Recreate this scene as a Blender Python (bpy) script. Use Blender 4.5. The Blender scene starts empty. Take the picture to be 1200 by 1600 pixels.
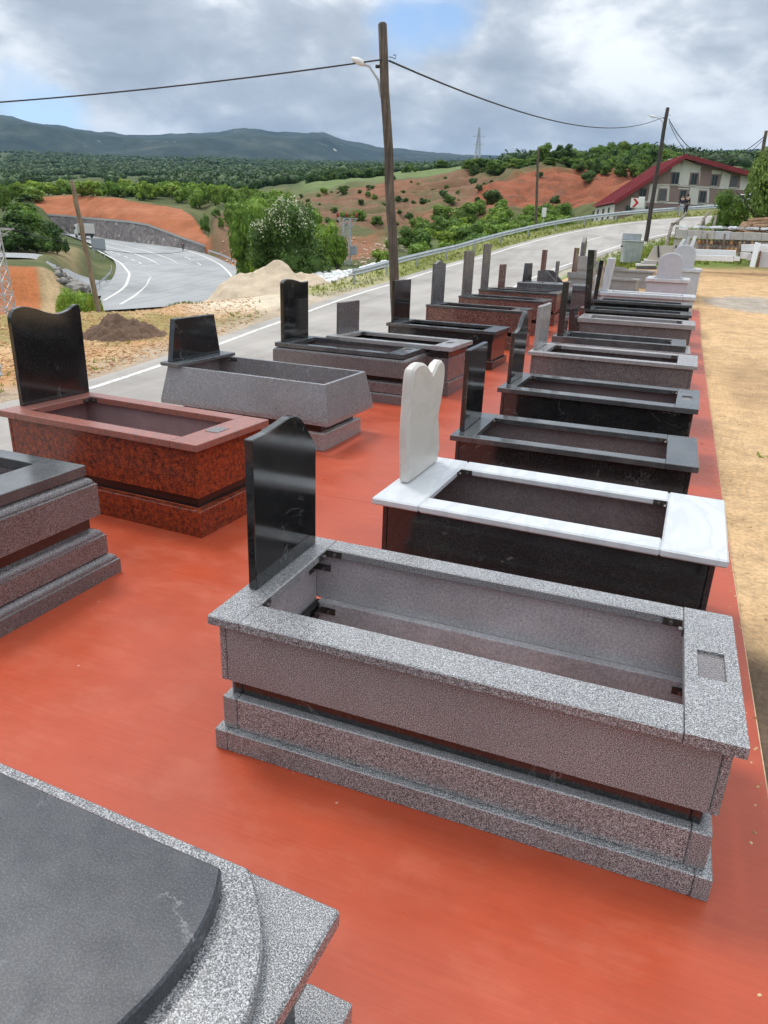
import bpy, bmesh, math, random
import numpy as np
from mathutils import Vector, Matrix, noise as mn

random.seed(7); rng = np.random.default_rng(7)
SC = bpy.context.scene
COL = SC.collection
R = math.radians

# ------------------------------------------------------------------ camera
F, PI_, RO, YA, H = 1114.39, 0.365254, -0.0381752, 0.3609333, 2.20547
Xc = Vector((math.cos(YA), math.sin(YA), 0)); Yc = Vector((-math.sin(YA), math.cos(YA), 0)); Zc = Vector((0, 0, 1))
UP = math.sin(PI_)*Yc + math.cos(PI_)*Zc; DEP = math.cos(PI_)*Yc - math.sin(PI_)*Zc
CR = math.cos(RO)*Xc - math.sin(RO)*UP; CU = math.sin(RO)*Xc + math.cos(RO)*UP
cam = bpy.data.cameras.new('camera'); camo = bpy.data.objects.new('camera', cam); COL.objects.link(camo)
cam.sensor_fit = 'HORIZONTAL'; cam.sensor_width = 36; cam.lens = F/1200*36
cam.clip_start = .05; cam.clip_end = 40000
camo.matrix_world = Matrix(((CR.x, CU.x, -DEP.x, 0), (CR.y, CU.y, -DEP.y, 0), (CR.z, CU.z, -DEP.z, H), (0, 0, 0, 1)))
SC.camera = camo

def ray(u, v):
    return (DEP + CR*((u-600)/F) + CU*((800-v)/F)).normalized()
def atz(u, v, z=0):
    d = ray(u, v); return d*((z-H)/d.z) + Vector((0, 0, H))
def atd(u, v, dist):
    d = ray(u, v); return d*(dist/math.hypot(d.x, d.y)) + Vector((0, 0, H))
def onp(u, v, p, n):
    d = ray(u, v); o = Vector((0, 0, H)); return o + d*((p-o).dot(n)/d.dot(n))

# ------------------------------------------------------------------ light
SUN = Vector((-0.40, 0.20, 0.90)).normalized()
w = bpy.data.worlds.new('World'); SC.world = w; w.use_nodes = True
nt = w.node_tree; nt.nodes.clear()
def N(t, typ, **k):
    n = t.nodes.new(typ)
    for a, b in k.items():
        if hasattr(n, a): setattr(n, a, b)
    return n
def world():
    L = nt.links.new
    out = N(nt, 'ShaderNodeOutputWorld'); bg = N(nt, 'ShaderNodeBackground'); bg.inputs[1].default_value = 0.1
    sky = N(nt, 'ShaderNodeTexSky', sky_type='NISHITA', sun_disc=False)
    sky.sun_elevation = math.asin(SUN.z); sky.sun_rotation = math.atan2(SUN.x, SUN.y); sky.altitude = 1200
    tc = N(nt, 'ShaderNodeTexCoord'); sp = N(nt, 'ShaderNodeSeparateXYZ'); L(tc.outputs['Generated'], sp.inputs[0])
    mx = N(nt, 'ShaderNodeMath', operation='MAXIMUM'); L(sp.outputs[2], mx.inputs[0]); mx.inputs[1].default_value = 0.0
    dv = N(nt, 'ShaderNodeVectorMath', operation='MULTIPLY'); L(tc.outputs['Generated'], dv.inputs[0]); dv.inputs[1].default_value = (1, 1, 2.3)
    def fbm(scale, off, det, rough, dist=0.):
        m = N(nt, 'ShaderNodeMapping'); m.inputs['Location'].default_value = off; m.inputs['Scale'].default_value = (1, 1, 1)
        L(dv.outputs[0], m.inputs[0])
        n = N(nt, 'ShaderNodeTexNoise'); n.inputs['Scale'].default_value = scale; n.inputs['Detail'].default_value = det
        n.inputs['Roughness'].default_value = rough; n.inputs['Distortion'].default_value = dist
        L(m.outputs[0], n.inputs['Vector']); return n.outputs['Fac']
    def ramp(src, pts):
        r = N(nt, 'ShaderNodeValToRGB'); L(src, r.inputs[0]); e = r.color_ramp.elements
        e[0].position, e[0].color = pts[0]; e[1].position, e[1].color = pts[-1]
        for p, c in pts[1:-1]:
            x = e.new(p); x.color = c
        return r.outputs[0]
    def c4(r, g, b): return (r, g, b, 1)
    big = fbm(3.1, (5.3, 2.1, .4), 11, .52, .25); fine = fbm(8.5, (1.0, 7.0, 2.), 9, .56, .2)
    mixf = N(nt, 'ShaderNodeMath', operation='MULTIPLY_ADD'); L(fine, mixf.inputs[0]); mixf.inputs[1].default_value = .52; L(big, mixf.inputs[2])
    cloud = ramp(mixf.outputs[0], [(.60, c4(3.3, 3.6, 4.05)), (.70, c4(4.3, 4.65, 5.1)), (.755, c4(5.6, 5.9, 6.2)), (.80, c4(7.4, 7.6, 7.8)), (.88, c4(9.2, 9.4, 9.5))])
    cov = fbm(2.1, (3.0, 9.4, 1.), 7, .6, .3)
    covm = ramp(cov, [(.24, c4(0, 0, 0)), (.31, c4(1, 1, 1))])
    def gap(u, v, rad, src):            # a hole in the cloud deck in one direction of the sky
        d = ray(u, v)
        s = N(nt, 'ShaderNodeVectorMath', operation='DISTANCE'); L(tc.outputs['Generated'], s.inputs[0]); s.inputs[1].default_value = d
        a = N(nt, 'ShaderNodeMath', operation='MULTIPLY_ADD'); L(fine, a.inputs[0]); a.inputs[1].default_value = rad*3.2; L(s.outputs['Value'], a.inputs[2])
        mr = N(nt, 'ShaderNodeMapRange'); L(a.outputs[0], mr.inputs[0])
        mr.inputs[1].default_value = rad*1.6; mr.inputs[2].default_value = rad*3.0
        m = N(nt, 'ShaderNodeMath', operation='MULTIPLY'); L(src, m.inputs[0]); L(mr.outputs[0], m.inputs[1]); return m.outputs[0]
    cm = gap(40, 176, .040, covm); cm = gap(95, 190, .030, cm); cm = gap(640, 36, .036, cm); cm = gap(700, 22, .034, cm)
    mix = N(nt, 'ShaderNodeMix', data_type='RGBA'); L(cm, mix.inputs[0])
    blue = N(nt, 'ShaderNodeMix', data_type='RGBA', blend_type='MULTIPLY'); blue.inputs[0].default_value = 1
    L(sky.outputs[0], blue.inputs[6]); blue.inputs[7].default_value = (1.3, 1.3, 1.3, 1)
    L(blue.outputs[2], mix.inputs[6])
    gz = N(nt, 'ShaderNodeMath', operation='MULTIPLY_ADD'); L(mx.outputs[0], gz.inputs[0]); gz.inputs[1].default_value = 1.7; gz.inputs[2].default_value = .66   # an overcast deck is brighter overhead
    cs = N(nt, 'ShaderNodeVectorMath', operation='SCALE'); L(cloud, cs.inputs[0]); L(gz.outputs[0], cs.inputs['Scale']); L(cs.outputs[0], mix.inputs[7])
    L(mix.outputs[2], bg.inputs[0]); L(bg.outputs[0], out.inputs[0])
world()
sl = bpy.data.lights.new('sun', 'SUN'); sl.energy = 1.5; sl.angle = R(14); sl.color = (1, .955, .89)
so = bpy.data.objects.new('sun', sl); COL.objects.link(so); so.rotation_euler = SUN.to_track_quat('Z', 'Y').to_euler(); so.location = (0, 0, 30)
SC.view_settings.view_transform = 'Standard'; SC.view_settings.look = 'None'; SC.view_settings.gamma = 1
SC.view_settings.use_curve_mapping = False
SC.view_settings.exposure = 0.38
SC.render.engine = 'CYCLES'; SC.cycles.volume_bounces = 0; SC.cycles.max_bounces = 6; SC.cycles.transparent_max_bounces = 8

# ------------------------------------------------------------------ materials
def new_mat(name):
    m = bpy.data.materials.new(name); m.use_nodes = True; t = m.node_tree
    b = t.nodes['Principled BSDF']; return m, t, b
def coords(t, scale=(1, 1, 1), rnd=True):
    tc = N(t, 'ShaderNodeTexCoord'); mp = N(t, 'ShaderNodeMapping'); mp.inputs['Scale'].default_value = scale
    t.links.new(tc.outputs['Object'], mp.inputs[0])
    if rnd:
        oi = N(t, 'ShaderNodeObjectInfo'); m = N(t, 'ShaderNodeVectorMath', operation='SCALE'); 
        cb = N(t, 'ShaderNodeCombineXYZ')
        for i in range(3): t.links.new(oi.outputs['Random'], cb.inputs[i])
        t.links.new(cb.outputs[0], m.inputs[0]); m.inputs['Scale'].default_value = 37.0
        t.links.new(m.outputs[0], mp.inputs['Location'])
    return mp.outputs[0]
def tnoise(t, vec, scale, det=4, rough=.5, dist=0):
    n = N(t, 'ShaderNodeTexNoise'); n.inputs['Scale'].default_value = scale; n.inputs['Detail'].default_value = det
    n.inputs['Roughness'].default_value = rough; n.inputs['Distortion'].default_value = dist
    if vec: t.links.new(vec, n.inputs['Vector'])
    return n.outputs['Fac']
def tramp(t, src, pts, interp='LINEAR'):
    r = N(t, 'ShaderNodeValToRGB'); r.color_ramp.interpolation = interp; t.links.new(src, r.inputs[0]); e = r.color_ramp.elements
    f = lambda c: tuple(c)+(1,) if not isinstance(c, (int, float)) else (c, c, c, 1)
    e[0].position, e[0].color = pts[0][0], f(pts[0][1]); e[1].position, e[1].color = pts[-1][0], f(pts[-1][1])
    for p, c in pts[1:-1]:
        x = e.new(p); x.color = f(c)
    return r.outputs[0]
def tmix(t, fac, a, b, blend='MIX'):
    m = N(t, 'ShaderNodeMix', data_type='RGBA', blend_type=blend)
    for s, i in ((fac, 0), (a, 6), (b, 7)):
        if isinstance(s, (int, float)): m.inputs[i].default_value = s if i == 0 else (s, s, s, 1)
        elif isinstance(s, tuple): m.inputs[i].default_value = s+(1,)
        else: t.links.new(s, m.inputs[i])
    return m.outputs[2]
def tbump(t, b, src, strength=.3, dist=.01):
    n = N(t, 'ShaderNodeBump'); n.inputs['Strength'].default_value = strength; n.inputs['Distance'].default_value = dist
    t.links.new(src, n.inputs['Height']); t.links.new(n.outputs[0], b.inputs['Normal'])

def plain(name, c, rough=.6, metal=0, var=.12, vs=6, bump=0, spec=.5):
    m, t, b = new_mat(name); v = coords(t)
    n = tnoise(t, v, vs, 5, .6)
    lo = tuple(x*(1-var) for x in c); hi = tuple(min(1, x*(1+var)) for x in c)
    t.links.new(tramp(t, n, [(.3, lo), (.7, hi)]), b.inputs['Base Color'])
    b.inputs['Roughness'].default_value = rough; b.inputs['Metallic'].default_value = metal
    b.inputs['Specular IOR Level'].default_value = spec
    if bump: tbump(t, b, n, bump, .02)
    return m
def granite(name, dark, mid, light, rough=.22, grain=170, veins=0, blot=.25, pos=(.36, .5, .62), dust=0.0, spec=.85):
    m, t, b = new_mat(name); v = coords(t)
    n1 = tnoise(t, v, grain, 2, .7); n2 = tnoise(t, v, grain*.42, 2, .6)
    s = N(t, 'ShaderNodeMath', operation='MULTIPLY_ADD'); t.links.new(n2, s.inputs[0]); s.inputs[1].default_value = .6
    mm = N(t, 'ShaderNodeMath', operation='MULTIPLY'); t.links.new(n1, mm.inputs[0]); mm.inputs[1].default_value = .4
    t.links.new(mm.outputs[0], s.inputs[2])
    c = tramp(t, s.outputs[0], [(pos[0], dark), (pos[1], mid), (pos[2], light)])
    big = tnoise(t, v, 3.0, 5, .6)
    c = tmix(t, 1.0, c, tramp(t, big, [(.3, 1-blot), (.7, 1+blot*.4)]), 'MULTIPLY')
    if veins:
        vn = tnoise(t, v, 2.2, 8, .62, 1.2)
        d = N(t, 'ShaderNodeMath', operation='SUBTRACT'); t.links.new(vn, d.inputs[0]); d.inputs[1].default_value = .5
        a = N(t, 'ShaderNodeMath', operation='ABSOLUTE'); t.links.new(d.outputs[0], a.inputs[0])
        g = tramp(t, tnoise(t, v, 3.1, 3, .5), [(.52, 0.), (.66, 1.)])
        vm = tmix(t, 1.0, tramp(t, a.outputs[0], [(.0, 1.), (.012, 0.)]), g, 'MULTIPLY')
        vb = N(t, 'ShaderNodeMath', operation='MULTIPLY'); t.links.new(vm, vb.inputs[0]); vb.inputs[1].default_value = veins
        c = tmix(t, vb.outputs[0], c, (.45, .48, .48))
    if dust:
        dn = tramp(t, tnoise(t, v, 4.5, 8, .7), [(.42, 0.), (.75, 1.)])
        db = N(t, 'ShaderNodeMath', operation='MULTIPLY'); t.links.new(dn, db.inputs[0]); db.inputs[1].default_value = dust
        c = tmix(t, db.outputs[0], c, (.38, .38, .38))
    t.links.new(c, b.inputs['Base Color'])
    t.links.new(tramp(t, tnoise(t, v, 5, 6, .6), [(.3, rough*.75), (.7, min(1, rough*1.5))]), b.inputs['Roughness'])
    b.inputs['Specular IOR Level'].default_value = spec
    return m
M = {}
M['grey_granite'] = granite('grey_granite', (.03, .030, .032), (.160, .162, .168), (.60, .60, .61), .22, 620, blot=.12, pos=(.40, .5, .60))
M['grey_granite_fine'] = granite('grey_granite_fine', (.13, .125, .125), (.31, .30, .30), (.52, .50, .50), .20, 420, blot=.15, pos=(.4, .5, .6))
M['rose_granite'] = granite('rose_granite', (.036, .032, .033), (.135, .118, .119), (.28, .25, .25), .22, 360, blot=.12, pos=(.4, .5, .6))
M['dark_grey_granite'] = granite('dark_grey_granite', (.03, .032, .036), (.095, .1, .11), (.2, .21, .225), .22, 240)
M['black_granite'] = granite('black_granite', (.004, .0045, .005), (.009, .010, .011), (.03, .033, .033), .10, 260, veins=.28, dust=.03)
M['black_slab_dusty'] = granite('black_slab_dusty', (.016, .018, .023), (.034, .038, .047), (.085, .09, .105), .36, 420, veins=.35, dust=.10, spec=.45)
M['black_rim'] = granite('black_rim', (.03, .033, .035), (.05, .054, .057), (.09, .095, .10), .15, 300, veins=.1, dust=.16, spec=1.0)  # lifted base and dust stand in for sky reflection on the frame tops
M['black_recess'] = plain('black_recess', (.012, .010, .010), .2, var=.2)
M['brown_granite'] = granite('brown_granite', (.03, .018, .015), (.145, .062, .05), (.36, .20, .165), .2, 120)
def red_granite(name, top):
    m, t, b = new_mat(name); v = coords(t)
    vo = N(t, 'ShaderNodeTexVoronoi'); vo.inputs['Scale'].default_value = 110; t.links.new(v, vo.inputs['Vector'])
    n = tnoise(t, v, 26, 8, .72, .3); n2 = tnoise(t, v, 95, 4, .7)
    k = 1.0
    c = tramp(t, n, [(.3, (.02, .010, .008)), (.43, (.15, .03, .016)), (.55, (.31, .052, .016)), (.70, (.40, .09, .028))])
    c = tmix(t, tramp(t, n2, [(.50, 0.), (.60, .9)]), c, (.035, .014, .012))
    c = tmix(t, tramp(t, vo.outputs['Distance'], [(.10, .45), (.2, 0.)]), c, (.45, .22, .16))
    if top: c = tmix(t, .34, c, (.46, .26, .23))  # pinkish sky glare on the rim boards, mixed into the colour
    t.links.new(c, b.inputs['Base Color']); b.inputs['Roughness'].default_value = .16 if not top else .3
    return m
M['red_granite'] = red_granite('red_granite', False)
M['red_granite_glare'] = red_granite('red_granite_glare', True)
def marble(name, base, vein, amt=.5, rough=.3):
    m, t, b = new_mat(name); v = coords(t, (1.4, .5, 1))
    n = tnoise(t, v, 3.2, 7, .55, 1.4)
    c = tramp(t, n, [(.35, base), (.5, tuple(base[i]*(1-amt)+vein[i]*amt for i in range(3))), (.56, base), (.75, base)])
    t.links.new(c, b.inputs['Base Color']); b.inputs['Roughness'].default_value = rough
    return m
M['white_marble'] = marble('white_marble', (.58, .60, .62), (.44, .46, .49), .5, .24)
M['cream_marble'] = marble('cream_marble', (.58, .555, .52), (.46, .425, .39), .4, .38)
M['white_slab'] = marble('white_slab', (.76, .80, .83), (.66, .7, .74), .4, .3)
M['grey_marble'] = marble('grey_marble', (.50, .52, .56), (.40, .42, .46), .35, .25)
M['inside'] = granite('rough_back', (.32, .31, .33), (.46, .45, .47), (.6, .59, .6), .6, 200, dust=.1)
M['inside_dark'] = granite('rough_back_dark', (.09, .08, .08), (.15, .135, .135), (.22, .2, .2), .6, 200, dust=.1)
M['inside_rose'] = granite('rough_back_rose', (.20, .12, .12), (.33, .215, .22), (.42, .3, .3), .5, 200, dust=.1)
M['steel'] = plain('steel', (.30, .29, .28), .35, .9, .2, 30)
M['dark_steel'] = plain('dark_steel', (.10, .09, .085), .45, .7, .3, 30)
M['galv'] = plain('galvanised_steel', (.42, .45, .47), .42, .55, .15, 3)
M['lattice'] = plain('lattice_steel', (.48, .50, .53), .5, .4, .15, 2)
M['concrete'] = plain('concrete', (.42, .42, .40), .85, 0, .15, 5, .3)
M['white_paint'] = plain('white_paint', (.78, .78, .76), .6, 0, .06, 5)
M['red_paint'] = plain('red_paint', (.55, .03, .03), .5, 0, .06, 5)
M['grey_paint'] = plain('grey_paint', (.30, .33, .36), .5, 0, .1, 5)
M['black_paint'] = plain('black_paint', (.02, .02, .022), .5, 0, .1, 5)
M['insulator'] = plain('insulator', (.30, .05, .03), .25, 0, .1, 5)
M['glass'] = plain('window_glass', (.035, .05, .06), .08, 0, .3, 1.5)
M['cable'] = plain('cable_black', (.02, .02, .022), .6)
def wood(name, lo, hi, streak=22, rough=.85):
    m, t, b = new_mat(name); v = coords(t, (streak, streak, 1.2))
    n = tnoise(t, v, 1.0, 6, .65, .3)
    v2 = coords(t); n2 = tnoise(t, v2, 2.3, 5, .6)
    c = tmix(t, 1.0, tramp(t, n, [(.32, lo), (.66, hi)]), tramp(t, n2, [(.3, .6), (.7, 1.1)]), 'MULTIPLY')
    t.links.new(c, b.inputs['Base Color']); b.inputs['Roughness'].default_value = rough; tbump(t, b, n, .6, .01)
    return m
M['pole_wood'] = wood('pole_wood', (.055, .042, .032), (.19, .15, .115))
M['pole_wood_dark'] = wood('pole_wood_dark', (.03, .024, .022), (.10, .08, .072))
M['pole_wood_pale'] = wood('pole_wood_pale', (.16, .12, .08), (.33, .26, .18))
M['pallet_wood'] = wood('pallet_wood', (.20, .11, .06), (.45, .29, .17), 8)
M['grey_timber'] = wood('grey_timber', (.13, .11, .09), (.30, .26, .21), 10)
def platform_mat():
    m, t, b = new_mat('red_plywood'); v = coords(t, (.8, 60, 1), False); v2 = coords(t, (1, 1, 1), False); v3 = coords(t, (1, 1.6, 1), False)
    st = tnoise(t, v, 1.6, 7, .68, .2); pt = tnoise(t, v2, 1.1, 6, .6); dd = tnoise(t, v3, 2.6, 8, .72)
    c = tramp(t, st, [(.25, (.37, .056, .022)), (.5, (.41, .064, .025)), (.75, (.45, .074, .030))])
    c = tmix(t, 1.0, c, tramp(t, pt, [(.3, .82), (.7, 1.08)]), 'MULTIPLY')
    c = tmix(t, tramp(t, dd, [(.50, 0.02), (.80, .24)]), c, (.56, .21, .13))
    sp = N(t, 'ShaderNodeTexVoronoi'); sp.inputs['Scale'].default_value = 3.5; t.links.new(v2, sp.inputs['Vector'])
    c = tmix(t, tramp(t, sp.outputs['Distance'], [(.012, .6), (.03, 0.)]), c, (.62, .42, .34))
    t.links.new(c, b.inputs['Base Color'])
    t.links.new(tramp(t, dd, [(.3, .26), (.7, .5)]), b.inputs['Roughness']); tbump(t, b, st, .06, .001); b.inputs['Specular IOR Level'].default_value = .38
    return m
M['platform'] = platform_mat()
M['ply_edge'] = plain('plywood_edge', (.50, .36, .22), .8, 0, .25, 30)
def asphalt(name, a, b_, sc=1.0):
    m, t, b = new_mat(name); v = coords(t, (1, 1, 1), False)
    n = tnoise(t, v, 60, 3, .7); n2 = tnoise(t, v, .35*sc, 6, .6); n3 = tnoise(t, coords(t, (1.2, .08, 1), False), 1.2, 4, .6)
    c = tramp(t, n, [(.3, a), (.7, b_)])
    c = tmix(t, 1.0, c, tramp(t, n2, [(.3, .74), (.5, 1.0), (.7, 1.12)]), 'MULTIPLY'); c = tmix(t, 1.0, c, tramp(t, n3, [(.35, .88), (.65, 1.06)]), 'MULTIPLY')
    t.links.new(c, b.inputs['Base Color']); b.inputs['Roughness'].default_value = .85; tbump(t, b, n, .3, .01)
    return m
M['asphalt'] = asphalt('asphalt_pale', (.28, .26, .235), (.42, .39, .36))
M['highway'] = asphalt('asphalt_highway', (.27, .28, .285), (.36, .37, .375), .3)
def linepaint():
    m, t, b = new_mat('road_paint'); v = coords(t, (1, 1, 1), False); n = tnoise(t, v, 9, 6, .75)
    t.links.new(tramp(t, n, [(.38, (.38, .36, .33)), (.55, (.72, .71, .68))]), b.inputs['Base Color']); b.inputs['Roughness'].default_value = .7
    return m
M['line'] = linepaint()
def foliage(name, c, var=.35, trans=.25):
    m, t, b = new_mat(name); v = coords(t, (1, 1, 1), False)
    oi = N(t, 'ShaderNodeObjectInfo'); ge = N(t, 'ShaderNodeNewGeometry')
    n = tnoise(t, ge.outputs['Position'], .55, 3, .6)
    col = tramp(t, n, [(.3, tuple(x*(1-var) for x in c)), (.7, tuple(x*(1+var) for x in c))])
    col = tmix(t, 1.0, col, tramp(t, ge.outputs['Random Per Island'], [(0., (.55, .62, .5)), (1., (1.35, 1.3, 1.2))]), 'MULTIPLY')
    col = tmix(t, 1.0, col, tramp(t, oi.outputs['Random'], [(0., (.72, .80, .72)), (.5, 1.0), (1., (1.3, 1.15, .9))]), 'MULTIPLY')
    t.links.new(col, b.inputs['Base Color']); b.inputs['Roughness'].default_value = .6; b.inputs['Specular IOR Level'].default_value = .25
    tr = N(t, 'ShaderNodeBsdfTranslucent'); t.links.new(col, tr.inputs[0]); ms = N(t, 'ShaderNodeMixShader'); ms.inputs[0].default_value = trans
    t.links.new(b.outputs[0], ms.inputs[1]); t.links.new(tr.outputs[0], ms.inputs[2])
    t.links.new(ms.outputs[0], t.nodes['Material Output'].inputs[0])
    return m
M['leaf_bright'] = foliage('leaf_bright', (.225, .34, .06))
M['leaf_mid'] = foliage('leaf_mid', (.14, .235, .05))
M['leaf_dark'] = foliage('leaf_dark', (.085, .155, .042))
M['leaf_haw'] = foliage('leaf_hawthorn', (.085, .16, .045))
M['leaf_far'] = foliage('leaf_far', (.060, .108, .034), .4, .1)
M['leaf_pale'] = foliage('leaf_pale', (.20, .28, .085))
M['grass'] = foliage('grass_blades', (.20, .24, .055))
M['blossom'] = foliage('blossom', (.62, .64, .52), .1, .2)
M['bark'] = wood('bark', (.05, .04, .03), (.13, .105, .08), 6)

# ------------------------------------------------------------------ mesh helpers
class MB:
    def __init__(s): s.v = []; s.f = []; s.sm = []
    def add(s, vs, fs, smooth=False):
        o = len(s.v); s.v += [tuple(p) for p in vs]; s.f += [tuple(i+o for i in f) for f in fs]; s.sm += [smooth]*len(fs); return s
    def box(s, x0, x1, y0, y1, z0, z1, M4=None):
        vs = [Vector((x, y, z)) for z in (z0, z1) for y in (y0, y1) for x in (x0, x1)]
        if M4: vs = [M4 @ p for p in vs]
        return s.add(vs, [(0, 2, 3, 1), (4, 5, 7, 6), (0, 1, 5, 4), (1, 3, 7, 5), (3, 2, 6, 7), (2, 0, 4, 6)])
    def beam(s, a, b, w, h=None):
        a = Vector(a); b = Vector(b); h = h or w; d = b-a; L = d.length
        if L < 1e-6: return s
        q = d.to_track_quat('Z', 'Y').to_matrix().to_4x4(); q.translation = a
        return s.box(-w/2, w/2, -h/2, h/2, 0, L, q)
    def tube(s, pts, r, n=8, cap=True, smooth=True):
        pts = [Vector(p) for p in pts]; rs = r if isinstance(r, (list, tuple)) else [r]*len(pts); vs = []
        ref = Vector((0, 0, 1))
        if abs((pts[-1]-pts[0]).normalized().z) > .9: ref = Vector((1, 0, 0))
        for i, p in enumerate(pts):
            d = (pts[min(i+1, len(pts)-1)]-pts[max(i-1, 0)]).normalized(); a = d.cross(ref).normalized(); b = d.cross(a)
            vs += [p+(a*math.cos(k*2*math.pi/n)+b*math.sin(k*2*math.pi/n))*rs[i] for k in range(n)]
        fs = [(i*n+k, i*n+(k+1) % n, (i+1)*n+(k+1) % n, (i+1)*n+k) for i in range(len(pts)-1) for k in range(n)]
        s.add(vs, fs, smooth)
        if cap: s.add(vs[:n], [tuple(range(n))[::-1]]); s.add(vs[-n:], [tuple(range(n))])
        return s
    def prism(s, poly, fn, t0, t1, smooth=False):     # poly: 2-D outline, fn(a, b, t) -> point
        n = len(poly); vs = [fn(a, b, t0) for a, b in poly]+[fn(a, b, t1) for a, b in poly]
        s.add(vs, [tuple(range(n))[::-1], tuple(range(n, 2*n))]); s.add(vs, [(i, (i+1) % n, n+(i+1) % n, n+i) for i in range(n)], smooth)
        return s
    def mesh(s, name, mat, bevel=0, autos=False):
        me = bpy.data.meshes.new(name); me.from_pydata(s.v, [], s.f); me.update()
        if any(s.sm): me.polygons.foreach_set('use_smooth', s.sm)
        bm = bmesh.new(); bm.from_mesh(me)
        if autos or bevel: bmesh.ops.remove_doubles(bm, verts=bm.verts, dist=1e-5)
        bmesh.ops.recalc_face_normals(bm, faces=bm.faces)
        if bevel:
            es = [e for e in bm.edges if len(e.link_faces) == 2 and e.calc_face_angle(0) > R(35)]
            bmesh.ops.bevel(bm, geom=es, offset=bevel, segments=1, affect='EDGES', clamp_overlap=True)
        bm.to_mesh(me); bm.free()
        if mat: me.materials.append(mat)
        return me
    def build(s, name, mat, parent=None, kind=None, bevel=0, loc=None, label=None, autos=False):
        return link(name, s.mesh(name, mat, bevel, autos), parent, kind, loc, label)
def link(name, me, parent=None, kind=None, loc=None, label=None):
    o = bpy.data.objects.new(name, me); COL.objects.link(o)
    if parent: o.parent = parent
    if kind: o['kind'] = kind
    if loc is not None: o.location = loc
    if label: o['label'] = label
    return o
def tag(o, label, cat, group=None):
    o['label'] = label; o['category'] = cat
    if group: o['group'] = group
    return o
def empty(name, loc, rz=0, label=None, cat=None, group=None):
    o = bpy.data.objects.new(name, None); COL.objects.link(o); o.location = loc; o.rotation_euler = (0, 0, rz); o.empty_display_size = .2
    if label: tag(o, label, cat, group)
    return o
def copy_tree(o, parent=None):
    c = o.copy(); COL.objects.link(c); c.parent = parent
    for ch in [x for x in KIDS.get(o, [])]: copy_tree(ch, c)
    return c
KIDS = {}

# ------------------------------------------------------------------ terrain
ZK_Y = np.array([-40, 0, 12, 24, 36, 48, 60, 80, 110, 200.]); ZK_Z = np.array([-1.3, -1.15, -1.0, -.6, .1, 1.32, 3.08, 6.0, 8.5, 10.])
FARL = np.array([(-12.5, -60), (-11.6, -15), (-11.25, 0), (-11.2, 12), (-11.42, 13.74), (-11.74, 16.), (-12.22, 19.), (-12.85, 23.05), (-13.3, 27.7), (-13.6, 33.9), (-13.25, 39.8), (-12.45, 46.), (-11.0, 52.9), (-8.73, 60.), (-5.72, 66.2), (-2.0, 70.6), (2., 74.), (9, 79.), (20, 86.), (40, 96)])
def resample(P, n):
    P = np.array(P, float); s = np.r_[0, np.cumsum(np.linalg.norm(np.diff(P, axis=0), axis=1))]; q = np.linspace(0, s[-1], n)
    return np.stack([np.interp(q, s, P[:, k]) for k in range(P.shape[1])], 1)
def smooth_line(P, n, it=6):
    P = resample(P, n)
    for _ in range(it): P[1:-1] = (P[:-2]+2*P[1:-1]+P[2:])/4
    return P
FARL = smooth_line(FARL, 140, 6)
_t = np.gradient(FARL, axis=0); _t /= np.linalg.norm(_t, axis=1)[:, None]; RN = np.stack([_t[:, 1], -_t[:, 0]], 1)
ROADW = 6.0
CENT = FARL + RN*ROADW/2
def road_z(y): return np.interp(y, ZK_Y, ZK_Z)
GK_Y = np.array([-30, 5.5, 12.5, 18, 23, 32, 45, 60.]); GK_Z = np.array([0, 0, .15, .28, .62, 1.40, 2.0, 2.8])
def plat_z(y): return np.interp(y, GK_Y, GK_Z)
def g(y): return float(plat_z(y))

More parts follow.
